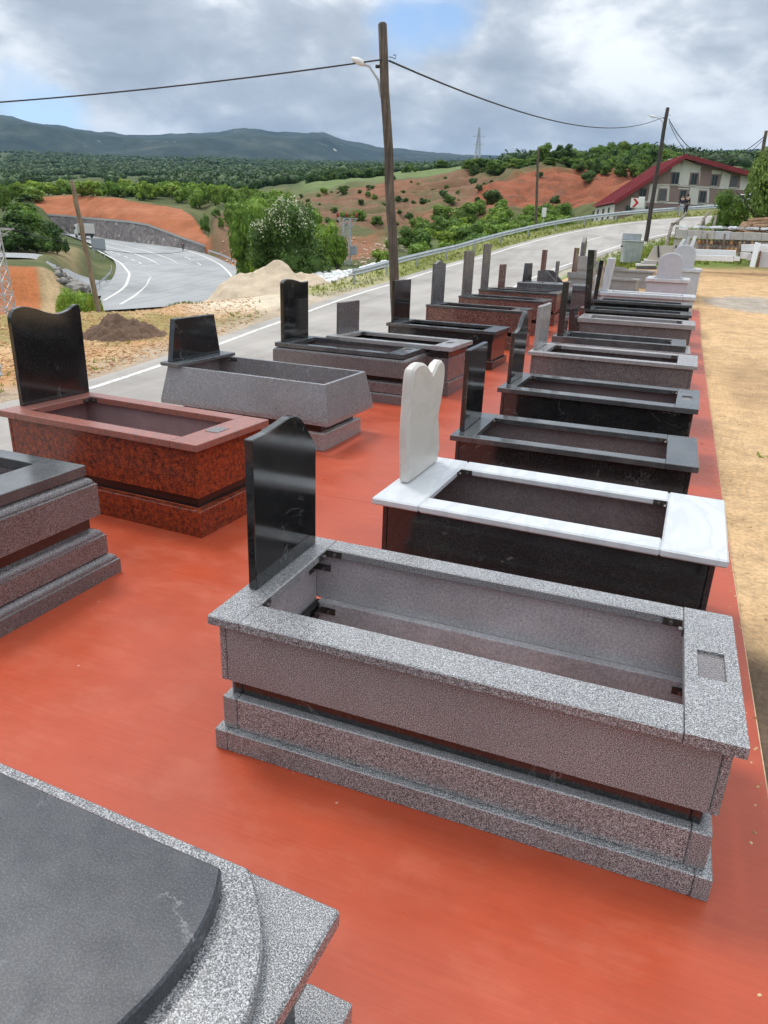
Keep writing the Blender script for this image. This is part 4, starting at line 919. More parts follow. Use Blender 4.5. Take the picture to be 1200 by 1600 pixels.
# T5
t = tomb('brown-grey granite tomb with sides sloping in at the foot and a rough light grey headstone', -1.664, 9.51, 2.063, 1.03, R(-1.2), g(9.5)); L, W = 2.063, 1.03; h = .905-g(9.5)
frame(t, L, W, 0, .30, -.07, .03, M['rose_granite']); frame(t, L, W, .301, h-.301-.05, -.04, .03, M['rose_granite']); rim(t, L, W, h-.049, .049, M['grey_granite_fine'], .2, .24, .13, .16)
headstone(t, .03, .17, .92, h+.001, .56, .05, 'grey_granite_fine', 'rect', bev=.01)
bracket(t, .201, W-.161, h-.02, 1, -1); bracket(t, L-.241, W-.161, h-.02, -1, -1)
# T6
t = tomb('low grey tomb with a black top frame and a very narrow tall black headstone', -1.74, 12.0, 2.03, .95, 0, g(12.)); L, W = 2.03, .95; h = .84-g(12.)
frame(t, L, W, 0, h-.16, -.03, .03, M['rose_granite']); frame(t, L+.06, W, h-.159, .06, .02, .2, M['grey_granite_fine']); rim(t, L, W, h-.098, .098, M['black_rim'], .2, .22, .12, .14)
headstone(t, .06, .10, .55, h+.001, .83, .10, 'black_granite', 'rect')
bracket(t, L-.221, W-.141, h-.03, -1, -1)
# T7
t = tomb('light grey rough granite tomb with a black wedge leaning on its head end', -1.60, 14.0, 2.03, .98, 0, g(14.)); L, W = 2.03, .98; h = .98-g(14.)
frame(t, L, W, 0, h-.08, -.05, .03, M['rose_granite']); rim(t, L, W, h-.079, .079, M['grey_granite_fine'], .2, .22, .15, .15)
MB().prism([(0, -.3), (.16, -.3), (.05, .17), (-.03, .12)], lambda a, b, k: Vector((a-.14, k, h+b)), .0, .5).build('wedge_stone', M['black_granite'], t, bevel=.005)
bracket(t, L-.221, W-.151, h-.03, -1, -1)
# T8
for (yy, zt, lab, hs) in ((15.55, 1.03, 'black tomb with the taller slim black headstone, right row far part', (.02, .0, .42, 1.12, .13, 'rect', -.06)),
                      (17.0, 1.12, 'black tomb with a slim grooved dark headstone, just before the white marble tomb', (.02, .1, .55, .82, .09, 'rect', .04))):
    t = tomb(lab, -1.70, yy, 2.08, .92, 0, g(yy)); L, W = 2.08, .92; h = zt-g(yy)
    frame(t, L, W, 0, h-.22, -.03, .03, M['black_granite']); frame(t, L, W, h-.219, .16, -.045, .03, M['black_granite']); rim(t, L, W, h-.058, .058, M['black_rim'], .2, .22, .14, .14)
    headstone(t, hs[0], hs[1], hs[2], h+.001, hs[3], hs[4], 'black_granite', hs[5], lean=hs[6])
# T9
y9 = 18.9; t = tomb('white marble tomb with grey sides and a tall leaning white headstone with a shoulder block', -1.72, y9, 2.2, .95, 0, g(y9)); L, W = 2.2, .95; h = 1.20-g(y9)
frame(t, L, W, 0, h-.10, -.06, .03, M['grey_marble']); frame(t, L, W, 0, h-.10, -.055, .16, M['white_marble'], ('corner_post', 'corner_post')) if False else None
for cx in (0.04, L-.14):
    MB().box(cx, cx+.10, .035, .058, 0, h-.10).build('corner_pilaster', M['white_marble'], t)
rim(t, L, W, h-.099, .099, M['white_marble'], .25, .3, .16, .16, bev=.015)
headstone(t, .0, .1, .5, h+.001, .78, .17, 'white_marble', 'rect', lean=.10, bev=.02)
headstone(t, -.16, .02, .5, h-.25, .62, .14, 'white_marble', 'rect', bev=.02, name='shoulder_block')
# T10 / T11 arches, turned towards the camera
for (u, v, yy, lab, hh) in ((1009, 434, 22.0, 'white marble tomb with an arched white headstone facing the camera, front one of the pair', .66),
                        (1034, 418, 24.6, 'white marble tomb with an arched white headstone, half hidden behind the front one', .66)):
    p = on_row(u, v, yy); zb = g(yy); h = p.z-zb; t = tomb(lab, p.x, yy, 1.16, 1.9, 0, zb); L, W = 1.16, 1.9
    frame(t, L, W, 0, h-.10, -.05, .04, M['grey_marble']); rim(t, L, W, h-.099, .099, M['white_marble'], .2, .2, .18, .25, bev=.012)
    pl = curve(SHAPES['arch']); 
    MB().prism(pl, lambda a, b, k: Vector((a*.62, k, b*hh)), 0, .09).build('headstone', M['grey_marble'], t, bevel=.006, loc=(.27, .05, h+.001))
    ring = [(-.02+(a*1.04), b*1.03) for a, b in pl]
    MB().prism(ring, lambda a, b, k: Vector((a*.62, k, b*hh)), 0, .03).build('headstone_border', M['white_marble'], t, bevel=.004, loc=(.27, .145, h+.001))
# white and grey oddments standing between rows far back
def oddment(label, u, v, yy, w, hgt, th, mat, lean=0, rz=0, cat='stone slab'):
    p = on_row(u, v, yy); zb = g(yy); o = MB().prism([(0, 0), (w, 0), (w, hgt), (0, hgt)], lambda a, b, k: Vector((a, k+lean*b, b)), 0, th).mesh('stone_slab', M[mat], .006)
    q = link('stone_slab', o, loc=(p.x, yy, zb)); q.rotation_euler = (0, 0, rz); tag(q, label, cat); return q
oddment('upright red-brown slab standing between the two rows near the blue-grey tomb', 906, 480, 17.6, .10, .62, .5, 'brown_granite')
oddment('grey block standing between the rows beside the slim black headstone', 917, 465, 19.5, .16, .75, .4, 'grey_granite_fine')
oddment('small dark slab leaning between the rows left of the white headstone', 938, 460, 20.8, .12, .85, .4, 'rose_granite')
oddment('short red granite block left of the white headstone', 946, 455, 21.5, .25, .60, .35, 'brown_granite')

# ------------------------------------------------------------------ poles, lamps, cables
def pole(label, base, top, r0, r1, mat, lamp=None, sink=.3):
    base = Vector(base); top = Vector(top); root = empty('utility_pole', base, 0, label, 'utility pole'); v = top-base; n = 12
    pts = [v*(k/n) + Vector((math.sin(k*1.7)*.012, math.cos(k*2.3)*.012, 0)) for k in range(n+1)]; pts[0] = v*(-sink/v.length)
    rs = [r0+(r1-r0)*k/n for k in range(n+1)]; pts.append(pts[-1]+v.normalized()*r1*.35); rs.append(r1*.6)
    MB().tube(pts, rs, 14).build('shaft', M[mat], root)
    if lamp:
        at, side, ln = lamp; p = v*at; s = Vector(side).normalized(); r = r0+(r1-r0)*at
        MB().tube([p-v.normalized()*.6+s*r, p-v.normalized()*.25+s*(r+.05), p+s*(r+ln*.35), p+s*(r+ln*.55)+Vector((0, 0, .03))], .025, 8).build('lamp_arm', M['lattice'], root)
        c = p+s*(r+ln*.5)+Vector((0, 0, .03)); e = p+s*(r+ln)+Vector((0, 0, .16)); d = (e-c)
        pts = [c+d*k/6 for k in range(7)]; lm = MB().tube(pts, [.03, .055, .065, .07, .062, .045, .015], 10).build('lamp_head', M['white_paint'], root)
        MB().tube([p+s*r, p+s*(r+.09)], .035, 8).build('insulator', M['insulator'] if False else M['black_paint'], root)
        hk = [p-s*r+Vector((0, 0, .18))-s*(.12+.03*math.cos(a))+Vector((0, 0, .04*math.sin(a))) for a in np.linspace(-2.6, 2.6, 8)]
        MB().tube([p-s*r+Vector((0, 0, .18))]+hk, .009, 5).build('hook', M['dark_steel'], root)
        for k in (.2, .9): MB().box(-.03, .03, -.03, .03, -.05, .05).build('clamp', M['dark_steel'], root, loc=p-v.normalized()*k*.8)
    return root
b1 = Vector((-6.05, 16.7, -.90)); dist1 = math.hypot(b1.x, b1.y)
t1 = atd(597, 38, dist1+.1)
pole('tall leaning wooden utility pole with a street lamp, rising behind the left row of tombs', b1, t1, .122, .094, 'pole_wood', (.895, -CR, .62))
b2 = hit(1009, 377, 20, 90); d2 = math.hypot(b2.x, b2.y); t2 = atd(1043, 169, d2+.5)
pole('dark leaning utility pole with a lamp in front of the red-roofed building', b2, t2, .16, .12, 'pole_wood_dark', (.93, -CR, 1.1))
MB().box(-.09, .09, -.2, -.14, 1.2, 1.6).build('notice_plate', M['white_paint'], None) if False else None
d3 = 58; b3 = ground(1173, d3); b3 = Vector((b3.x, b3.y, b3.z)); t3 = atd(1197, 205, d3)
pole('wooden pole standing among the willow leaves at the right edge', b3, t3, .14, .10, 'pole_wood', None)
d4 = 30; b4 = atd(154, 484, d4); b4.z = hz(b4.x, b4.y); t4 = atd(112, 282, d4)
pole('slender leaning wooden pole above the highway bend at the left', b4, t4, .10, .075, 'pole_wood_pale', None, 1.5)
b5 = hit(838, 352, 60, 120); d5 = math.hypot(b5.x, b5.y); t5 = atd(841, 233, d5)
pole('thin distant wooden pole beyond the guardrail in front of the red cliff', b5, t5, .12, .09, 'pole_wood', None, 1)
def cable(label, A, B, sag, r=.016, n=26):
    pts = [A.lerp(B, k/n)-Vector((0, 0, sag*4*(k/n)*(1-k/n))) for k in range(n+1)]
    tag(MB().tube([p-A for p in pts], r, 6).build('cable', M['cable'], None, loc=A), label, 'cable')
c1 = b1.lerp(t1, .885)
A0 = atd(-420, 178, 26)
cable('black overhead cable running from the tall pole out of the left edge of the sky', atd(597, 93, dist1), A0, .22, .017)
c2 = b2.lerp(t2, .93)
cable('black overhead cable sagging between the two leaning wooden poles', atd(608, 95, dist1), atd(1034, 184, d2), .92, .02)
cable('overhead cable sagging from the dark pole to the pole by the willow', atd(1045, 186, d2), t3.lerp(b3, .05), 1.9, .028)
cable('twin overhead cable just under the other one beside the building roof', atd(1045, 190, d2), t3.lerp(b3, .08), 2.25, .02)
cable('thin distant power line crossing from the lattice tower at the left', atd(0, 353, 60), atd(330, 378, 150), 2.0, .03)

# lattice towers
def lattice(label, base, hgt, w0, w1, bars, m=.05, arms=None, cat='pylon', rz=0):
    root = empty('lattice_tower', base, rz, label, cat); mb = MB()
    def cor(t): w = w0+(w1-w0)*t; return [Vector((sx*w/2, sy*w/2, hgt*t)) for sx, sy in ((-1, -1), (1, -1), (1, 1), (-1, 1))]
    for k in range(4):
        MB().beam(cor(0)[k]-Vector((0, 0, .5)), cor(1)[k], m*1.4).build('leg', M['lattice'], root)
    for i in range(bars):
        a = cor(i/bars); b = cor((i+1)/bars)
        for k in range(4):
            mb.beam(a[k], b[(k+1) % 4], m); mb.beam(a[(k+1) % 4], b[k], m); mb.beam(b[k], b[(k+1) % 4], m)
    mb.build('bracing', M['lattice'], root); return root
pb = hit(541, 414, 60, 130); pd = math.hypot(pb.x, pb.y); ph = atd(541, 341, pd).z-pb.z; k_ = pd/1114.
r_ = lattice('steel lattice transformer tower with red insulators behind the white rubble', pb, ph, 1.25, 1.05, 8, .07, rz=.3)
ar = MB()
for sy in (-.5, .5):
    ar.beam((-1.5, sy, ph), (1.7, sy, ph), .09); ar.beam((-1.4, sy, ph), (-.5, sy, ph-1.6), .07); ar.beam((1.5, sy, ph), (.5, sy, ph-1.6), .07)
ar.build('cross_arm', M['lattice'], r_)
for xx in (-1.45, 0, 1.45): 
    MB().tube([(xx, 0, ph+.02), (xx, 0, ph+.15), (xx, 0, ph+.2), (xx, 0, ph+.7), (xx, 0, ph+.85)], [.08, .14, .2, .24, .1], 8).build('insulator', M['insulator'], r_)
zt_ = atd(541, 385, pd).z-pb.z; zt2 = atd(541, 398, pd).z-pb.z
fr = MB()
for sy in (-.7, .7):
    fr.beam((-1.7, sy, zt_+.3), (2.3, sy, zt_+.3), .07); fr.beam((-1.7, sy, zt2), (1.4, sy, zt2), .07); fr.beam((-1.7, sy, zt2), (-1.7, sy, zt_+.3), .07)
fr.build('platform_frame', M['lattice'], r_); MB().box(.55, 1.5, -.4, .4, zt2+.05, zt_+.1).build('transformer', M['grey_paint'], r_, bevel=.05)
fins = MB()
for k in range(5): fins.box(1.5, 1.7, -.35+k*.16, -.31+k*.16, zt2+.15, zt_)
fins.build('cooling_fins', M['lattice'], r_)
tb = atd(5, 512, 32); tb.z = hz(tb.x, tb.y)-1; th_ = atd(5, 356, 32).z-tb.z
r_ = lattice('grey steel lattice tower cut by the left edge of the view', tb, th_, .95, .55, 9, .028, rz=.4)
ar = MB()
for zz in (th_, th_-.25): ar.beam((-1.0, 0, zz), (.95, 0, th_-.02), .035)
ar.beam((-.9, 0, th_), (0, .3, th_-.5), .03); ar.beam((.9, 0, th_), (0, .3, th_-.5), .03); ar.beam((-.3, 0, th_), (.7, 0, th_-.25), .025); ar.build('cross_arm', M['lattice'], r_)
fb = ground(738, 520); fb.z -= 2; fh = atd(738, 199, 520).z-fb.z
r_ = lattice('distant high-voltage pylon on the ridge right of the tall pole', fb, fh, 4.6, .7, 9, .16)
ar = MB()
for zz, w_ in ((fh*.80, 4.2), (fh*.62, 3.2)):
    ar.beam((-w_, 0, zz), (w_, 0, zz), .22); ar.beam((-w_, 0, zz), (0, 0, zz+1.6), .12); ar.beam((w_, 0, zz), (0, 0, zz+1.6), .12)
ar.build('cross_arm', M['lattice'], r_)

# ------------------------------------------------------------------ signs, vehicles on the highway
def panel_mat(name, fn): 
    return M[fn]
def signboard(label, base, w_, h0, h1, mat, posts, face=None, facing=None, rz=0):
    root = empty('road_sign', base, rz, label, 'sign'); MB().box(-w_/2, w_/2, -.02, .02, h0, h1).build('sign_panel', M[mat], root, bevel=.01)
    for x in posts: MB().tube([(x, .06, -.5), (x, .06, h1-.1)], .05 if h1 > 3 else .035, 8).build('post', M['lattice'], root)
    return root
p = hit(156, 405, 80, 160); d = math.hypot(p.x, p.y); k = d/1114.
signboard('large grey-backed road sign on three posts beside the highway bend', p, 18*k, 11*k, 27*k, 'grey_paint', (-7*k, 1*k, 7*k), rz=math.atan2(p.y, p.x)-math.pi/2)
def chevron(label, p, s, zc, n_post=1):
    rz = math.atan2(p.y, p.x)-math.pi/2; root = signboard(label, p, s*1.05, zc-s*.5, zc+s*.5, 'white_paint', (0,), rz=rz)
    for dz in (1,):
        pl = [(-.35, .45), (-.05, .45), (.35, 0), (-.05, -.45), (-.35, -.45), (.02, 0)]
        MB().prism(pl, lambda a, b, k: Vector((a*s, k, zc+b*s)), -.03, -.022).build('red_chevron', M['red_paint'], root)
p = hit(990, 338, 60, 90); d = math.hypot(p.x, p.y); k = d/1114.
chevron('red and white chevron arrow sign in front of the building, left of the dark pole', p, 12*k, 17*k)
rz = math.atan2(p.y, p.x)-math.pi/2
p = hit(999, 337, 60, 90); signboard('pale green board on a post right next to the chevron sign', p, 8*k, 10*k, 24*k, 'white_paint', (0,), rz=rz)
p = hit(848, 352, 60, 110); d = math.hypot(p.x, p.y); k = d/1114.; signboard('small white sign on a post beyond the guardrail near the thin distant pole', p, 6*k, 17*k, 29*k, 'white_paint', (0,), rz=math.atan2(p.y, p.x)-math.pi/2)
p = Vector(hwy(331, 396)); k = math.hypot(p.x, p.y)/1114.; chevron('small red and white arrow sign at the far start of the highway guardrail', p+Vector((2, 2, 0)), 6*k, 5*k)
p = Vector(hwy(381, 421)); k = math.hypot(p.x, p.y)/1114.; chevron('red and white arrow sign at the near end of the highway guardrail', p+Vector((1, 1, 0)), 6.5*k, 10*k)

def truck(label, p, k, rz):
    root = empty('truck', p, rz, label, 'truck'); 
    cab = [(0, .5), (1.9, .5), (1.9, 2.6), (1.3, 2.75), (.35, 2.7), (.05, 1.6)]
    MB().prism(cab, lambda a, b, t: Vector((a, t, b)), -1.05, 1.05).build('cab', M['white_paint'], root, bevel=.05)
    MB().box(.22, .9, -1.07, 1.07, 1.65, 2.35).build('cab_window', M['glass'], root)
    MB().add([(.06, -.9, 1.65), (.06, .9, 1.65), (.32, .9, 2.5), (.32, -.9, 2.5)], [(0, 1, 2, 3)]).build('windscreen', M['glass'], root, loc=(-.02, 0, 0))
    bx = MB().box(2.05, 6.0, -1.15, 1.15, .95, 3.0).build('cargo_box', M['cream_marble'], root, bevel=.04)
    rb = MB()
    for i in range(7): rb.box(2.25+i*.55, 2.31+i*.55, -1.18, 1.18, 1.0, 2.95)
    rb.build('box_rib', M['concrete'], bx); MB().box(.3, 5.9, -.9, .9, .45, .94).build('chassis', M['black_paint'], root)
    for x in (.9, 4.6):
        for s in (-1, 1):
            wh = MB().tube([(x, s*.82, .42), (x, s*1.08, .42)], .42, 14).build('wheel', M['black_paint'], root); MB().tube([(x, s*1.081, .42), (x, s*1.10, .42)], .2, 10).build('hub', M['lattice'], wh)
p = Vector(hwy(124, 371)); q = Vector(hwy(150, 376)); truck('small white box truck driving on the far end of the highway', p, 1, math.atan2((q-p).y, (q-p).x))

# people
def person(label, base, k=1.0, top=(.03, .035, .06), legs=(.25, .3, .38), rz=0, phase=1, skin=(.45, .28, .2), hair=(.02, .015, .012)):
    root = empty('person', base, rz, label, 'person')
    def skinmesh(name, verts, edges, rad, mat, lev=2):
        me = bpy.data.meshes.new(name); me.from_pydata(verts, edges, []); o = link(name, me, root)
        sk = o.modifiers.new('skin', 'SKIN'); 
        for i, r in enumerate(rad): me.skin_vertices[0].data[i].radius = (r, r) if not isinstance(r, tuple) else r
        me.skin_vertices[0].data[0].use_root = True; sb = o.modifiers.new('sub', 'SUBSURF'); sb.levels = lev; sb.render_levels = lev; sk.use_smooth_shade = True
        me.materials.append(mat); return o
    s = phase
    V = [(0, 0, .95), (0, 0, 1.15), (0, 0, 1.38), (0, 0, 1.50), (0, .01, 1.58), (0, .0, 1.68),
         (.19, 0, 1.42), (.24, -.03*s, 1.15), (.25, -.12*s, .90), (.25, -.15*s, .82), (-.19, 0, 1.42), (-.24, .03*s, 1.15), (-.25, .0, .90), (-.25, -.02, .82),
         (.09, 0, .90), (.10, -.06*s, .5), (.10, .05*s, .08), (.10, -.10, .04), (-.09, 0, .90), (-.10, .05*s, .5), (-.10, .12*s, .08), (-.10, -.02, .04)]
    E = [(0, 1), (1, 2), (2, 3), (3, 4), (4, 5), (2, 6), (6, 7), (7, 8), (8, 9), (2, 10), (10, 11), (11, 12), (12, 13), (0, 14), (14, 15), (15, 16), (16, 17), (0, 18), (18, 19), (19, 20), (20, 21)]
    Rd = [(.14, .10), (.13, .095), (.15, .10), .055, .075, .085, .055, .042, .034, .04, .055, .042, .034, .04, .085, .058, .042, .045, .085, .058, .042, .045]
    def pm(n, c): return plain(n, c, .8, 0, .1)
    skinmesh('body', V, E, Rd, pm('skin', skin))
    Vt = V[:3]+[V[6], V[7], V[8], V[10], V[11], V[12]]; skinmesh('jacket', Vt, [(0, 1), (1, 2), (2, 3), (3, 4), (4, 5), (2, 6), (6, 7), (7, 8)], [(.17, .125), (.155, .12), (.17, .125), .07, .058, .048, .07, .058, .048], pm('jacket_cloth', top))
    Vl = [V[0], V[14], V[15], V[16], V[18], V[19], V[20]]; skinmesh('trousers', Vl, [(0, 1), (1, 2), (2, 3), (0, 4), (4, 5), (5, 6)], [(.155, .115), .10, .075, .062, .10, .075, .062], pm('trouser_cloth', legs))
    MB().tube([(0, .01, 1.60), (0, .02, 1.66), (0, .01, 1.73), (0, .0, 1.775)], [.086, .098, .088, .03], 12).build('hair', pm('hair_dark', hair), root)
    f = MB()
    for ex in (-.032, .032): f.tube([(ex, -.075, 1.665), (ex, -.090, 1.665)], .012, 6)
    f.build('eyes', M['black_paint'], root); MB().tube([(0, -.08, 1.66), (0, -.105, 1.625)], [.010, .018], 6).build('nose', pm('skin_nose', skin), root)
    for sx, vv in ((1, V[9]), (-1, V[13])):
        h = MB()
        for i in range(4): h.tube([(vv[0]+(i-1.5)*.005*sx, vv[1]+(i-1.5)*.019, vv[2]-.02), (vv[0], vv[1]+(i-1.5)*.021, vv[2]-.075-.01*(i in (1, 2))), (vv[0]-sx*.02, vv[1]+(i-1.5)*.02, vv[2]-.10-.01*(i in (1, 2)))], [.010, .009, .007], 6)
        h.tube([(vv[0], vv[1]-.03, vv[2]), (vv[0]-sx*.01, vv[1]-.055, vv[2]-.03), (vv[0]-sx*.015, vv[1]-.05, vv[2]-.06)], [.012, .010, .008], 6)
        h.build('fingers', pm('skin_hand', skin), root)
    root.scale = (k, k, k); return root
p = hit(1062, 338, 50, 90); p2 = hit(1070, 337, 50, 90)
person('person in a navy jacket and pale trousers walking on the road, left of two', p, 1.0, (.02, .028, .05), (.42, .46, .52), .3)
person('person in dark clothes walking on the road, right of a pair', p2, 1.0, (.03, .022, .022), (.05, .045, .06), 3.4, -1)
p = Vector(hwy(286, 392)); person('distant person in dark clothes standing on the highway edge below the stone wall', p, 1.0, (.03, .03, .035), (.04, .04, .05), .5)

# ------------------------------------------------------------------ building
def building():
    d0 = 112; A = atd(959, 337, d0); B = atd(1178, 337, d0+5.5); n = (B-A); n.z = 0; Ux = n.normalized(); Nn = Vector((-Ux.y, Ux.x, 0))
    back = Nn
    def F2(u, v, dep=0): return onp(u, v, A+back*dep, back)
    def loc(p): q = p-A; return (q.dot(Ux), q.dot(back), q.z)
    root = empty('building', (A.x, A.y, A.z), math.atan2(Ux.y, Ux.x), 'two-storey white and brown building with a red metal roof, at the right beyond the road', 'building')
    zz = lambda x, y: (900+x/4, 200+y/4)       # read off a four times enlarged view
    def L2(x, y, dep=0):
        q = loc(F2(*zz(x, y), dep)); return (q[0], q[2])
    bl = L2(235, 545); br = L2(1100, 560); zb = min(bl[1], br[1])-2.5; apex = L2(672, 178); el = L2(235, 455); er = L2(1120, 300)
    W = br[0]; D = 13.5
    m_br = plain('brown_render', (.26, .185, .165), .85, 0, .06, 1); m_wh = plain('cream_render', (.60, .585, .53), .85, 0, .05, 1)
    m_rf = plain('red_metal_roof', (.27, .030, .040), .5, 0, .12, .6); m_rd = plain('red_fascia', (.22, .015, .022), .4, 0, .08, 1)
    gp = [(0, zb), (W, zb), (W, er[1]-.3), (apex[0], apex[1]-.35), (0, el[1]-.2)]
    MB().prism(gp, lambda a, b, k: Vector((a, k, b)), .0, D).build('wall', m_br, root)
    # pale wall fields and string courses (stand 3 cm proud)
    fields = [((595, 270), (655, 355), 1), ((0, 0), (0, 0), 0)]
    def fld(x0, x1, y0, y1, mt=m_wh, dep=-.03, name='wall_panel'):
        a = L2(x0, y1); b = L2(x1, y0); c = L2(x1, y1); d = L2(x0, y0)
        pts = [a, c, b, d]
        MB().prism(pts, lambda p, q, k: Vector((p, k, q)), dep, .0-.001).build(name, mt, root)
    def poly(pts, mt=m_wh, dep=-.03, name='wall_panel'):
        MB().prism([L2(*p) for p in pts], lambda p, q, k: Vector((p, k, q)), dep, -.001).build(name, mt, root)
    poly([(590, 275), (648, 275), (665, 212), (605, 238)]); poly([(648, 356), (702, 357), (724, 214), (672, 196)])
    poly([(715, 278), (770, 280), (784, 238), (724, 222)]); poly([(770, 360), (778, 280), (784, 262), (770, 282)])
    poly([(848, 288), (905, 290), (912, 270), (850, 262)]); poly([(895, 372), (952, 376), (968, 290), (916, 270)])
    poly([(1022, 380), (1102, 388), (1112, 310), (1030, 296)]); poly([(448, 462), (500, 464), (522, 352), (462, 350)])
    poly([(700, 470), (758, 472), (772, 364), (714, 362)]); poly([(510, 362), (585, 364), (585, 378), (508, 376)]); poly([(565, 458), (578, 458), (585, 378), (572, 378)])
    poly([(765, 376), (832, 380), (832, 392), (765, 388)]); poly([(815, 468), (828, 468), (834, 392), (820, 392)]); poly([(640, 374), (706, 376), (706, 384), (640, 382)])
    poly([(1070, 470), (1098, 472), (1108, 388), (1086, 386)]); poly([(370, 520), (430, 522), (436, 460), (380, 458)]); poly([(640, 350), (650, 350), (666, 214), (656, 214)])
    poly([(436, 466), (860, 486), (860, 476), (436, 456)], m_wh, -.06, 'string_course'); poly([(520, 358), (1104, 392), (1104, 383), (520, 349)], m_wh, -.06, 'string_course')
    # windows
    wd = [(590, 274, 650, 352), (712, 280, 764, 356), (840, 288, 892, 362), (960, 298, 1016, 370), (390, 374, 444, 452), (516, 380, 568, 456), (642, 384, 692, 452), (764, 390, 818, 468), (306, 480, 352, 522), (430, 484, 456, 512), (560, 488, 606, 500)]
    fm = plain('window_frame_dark', (.10, .10, .11), .5)
    for i, (x0, y0, x1, y1) in enumerate(wd):
        a = L2(x0, y1); b = L2(x1, y0); c0, c1 = a[0], b[0]; z0 = min(a[1], L2(x1, y1)[1]); z1 = max(b[1], L2(x0, y0)[1])-.1
        fr = MB(); w_ = .09
        fr.box(c0, c1, -.10, -.002, z0, z0+w_); fr.box(c0, c1, -.10, -.002, z1-w_, z1); fr.box(c0, c0+w_, -.099, -.003, z0+w_, z1-w_); fr.box(c1-w_, c1, -.099, -.003, z0+w_, z1-w_)
        fr.box((c0+c1)/2-.04, (c0+c1)/2+.04, -.099, -.003, z0+w_, z1-w_)
        w0 = fr.build('window', fm if i not in (1,) else fm, root)
        gl = M['glass'] if i not in (3, 5) else plain('curtained_glass', (.12, .13, .13), .15)
        for s in (0, 1):
            xa = c0+w_ if s == 0 else (c0+c1)/2+.04; xb = (c0+c1)/2-.04 if s == 0 else c1-w_
            MB().box(xa, xb, -.05, -.004, z0+w_, z1-w_).build('pane', gl, w0)
        MB().box(c0-.05, c1+.05, -.18, -.001, z0-.09, z0-.005).build('sill', m_wh, w0)
        if 2 < (z1-z0) and i not in (8, 9, 10):     # railings in front of the tall windows
            rl = MB()
            for k in range(8): rl.box(c0+(c1-c0)*k/7-.015, c0+(c1-c0)*k/7+.015, -.22, -.19, z0, z0+.95)
            rl.box(c0-.02, c1+.02, -.23, -.18, z0+.95, z0+1.0); rl.build('railing', fm, w0)
    # side wall facing left
    for k, (dy, wdt) in enumerate(((3, .9), (6.5, 1.1), (10.5, .9), (14, .9))):
        w0 = MB().box(-.10, -.004, dy, dy+wdt, el[1]-2.2, el[1]-.7).build('window', fm, root); MB().box(-.105, -.101, dy+.1, dy+wdt-.1, el[1]-2.1, el[1]-.8).build('pane', M['glass'], w0)
    MB().box(-.03, -.002, .1, D-.1, zb, el[1]-.4).build('wall_panel', m_wh, root)
    # roof: two slopes with thickness, ridge running back
    ov = .35; ey = (-.9, D+.6)
    def slope(p, q, name):
        (x0, z0), (x1, z1) = p, q; th = .18
        vs = [(x0, y, z0+dz) for y in ey for dz in (0, th)]+[(x1, y, z1+dz) for y in ey for dz in (0, th)]
        r = MB().add(vs, [(0, 1, 3, 2), (4, 6, 7, 5), (0, 4, 5, 1), (2, 3, 7, 6), (1, 5, 7, 3), (0, 2, 6, 4)]).build(name, m_rf, root)
        rb = MB(); n = 26; dx = x1-x0; dz = z1-z0
        for k in range(n+1):
            y = ey[0]+(ey[1]-ey[0])*k/n; rb.add([(x0, y-.03, z0+th), (x0, y+.03, z0+th), (x1, y+.03, z1+th), (x1, y-.03, z1+th), (x0, y-.03, z0+th+.05), (x0, y+.03, z0+th+.05), (x1, y+.03, z1+th+.05), (x1, y-.03, z1+th+.05)], [(0, 3, 2, 1), (4, 5, 6, 7), (0, 1, 5, 4), (1, 2, 6, 5), (2, 3, 7, 6), (3, 0, 4, 7)])
        rb.build('standing_seam', m_rf, r)
        MB().add([(x0, ey[0]-.06, z0-.35), (x0, ey[0]-.002, z0-.35), (x1, ey[0]-.002, z1-.35), (x1, ey[0]-.06, z1-.35), (x0, ey[0]-.06, z0+th+.06), (x0, ey[0]-.002, z0+th+.06), (x1, ey[0]-.002, z1+th+.06), (x1, ey[0]-.06, z1+th+.06)],
                 [(0, 3, 2, 1), (4, 5, 6, 7), (0, 1, 5, 4), (1, 2, 6, 5), (2, 3, 7, 6), (3, 0, 4, 7)]).build('fascia', m_rd, r)
    sl_ = (apex[1]-el[1])/apex[0]; sr = (apex[1]-er[1])/(er[0]-apex[0])
    slope((-ov, el[1]-sl_*ov), (apex[0], apex[1]), 'roof'); slope((er[0]+.4, er[1]-sr*.4), (apex[0], apex[1]), 'roof')
    for fx, fy in ((3.5, 6), (9, 11)):
        px = W*.75 if fx == 3.5 else W*.5; z_ = apex[1]-(px-apex[0])*sr if px > apex[0] else apex[1]
        MB().box(px, px+.4, fy, fy+.4, z_, z_+1.1).build('chimney', m_wh, root)
building()

def car(label, p, rz, col):
    root = empty('parked_car', p, rz, label, 'car')
    prof = [(-2.1, .35), (2.1, .35), (2.15, .75), (1.6, .9), (1.05, .98), (.5, 1.42), (-.9, 1.45), (-1.6, 1.02), (-2.1, .92)]
    MB().prism(prof, lambda a, b, k: Vector((a, k*(1-.12*max(0, b-.9)), b)), -.86, .86).build('body', M[col], root, bevel=.05)
    MB().prism([(.95, 1.0), (.48, 1.36), (-.85, 1.38), (-1.4, 1.03)], lambda a, b, k: Vector((a, k, b)), -.85, .85).build('side_window', M['glass'], root)
    for x in (-1.3, 1.3):
        for s in (-1, 1): MB().tube([(x, s*.66, .32), (x, s*.88, .32)], .32, 14).build('wheel', M['black_paint'], root)
    for s in (-.6, .6): MB().box(2.151, 2.17, s-.15, s+.15, .62, .76).build('headlight', M['glass'], root)
p = ground(1158, 100); car('white car parked near the building, half hidden by the blossoming bush', p, 2.6, 'white_paint')

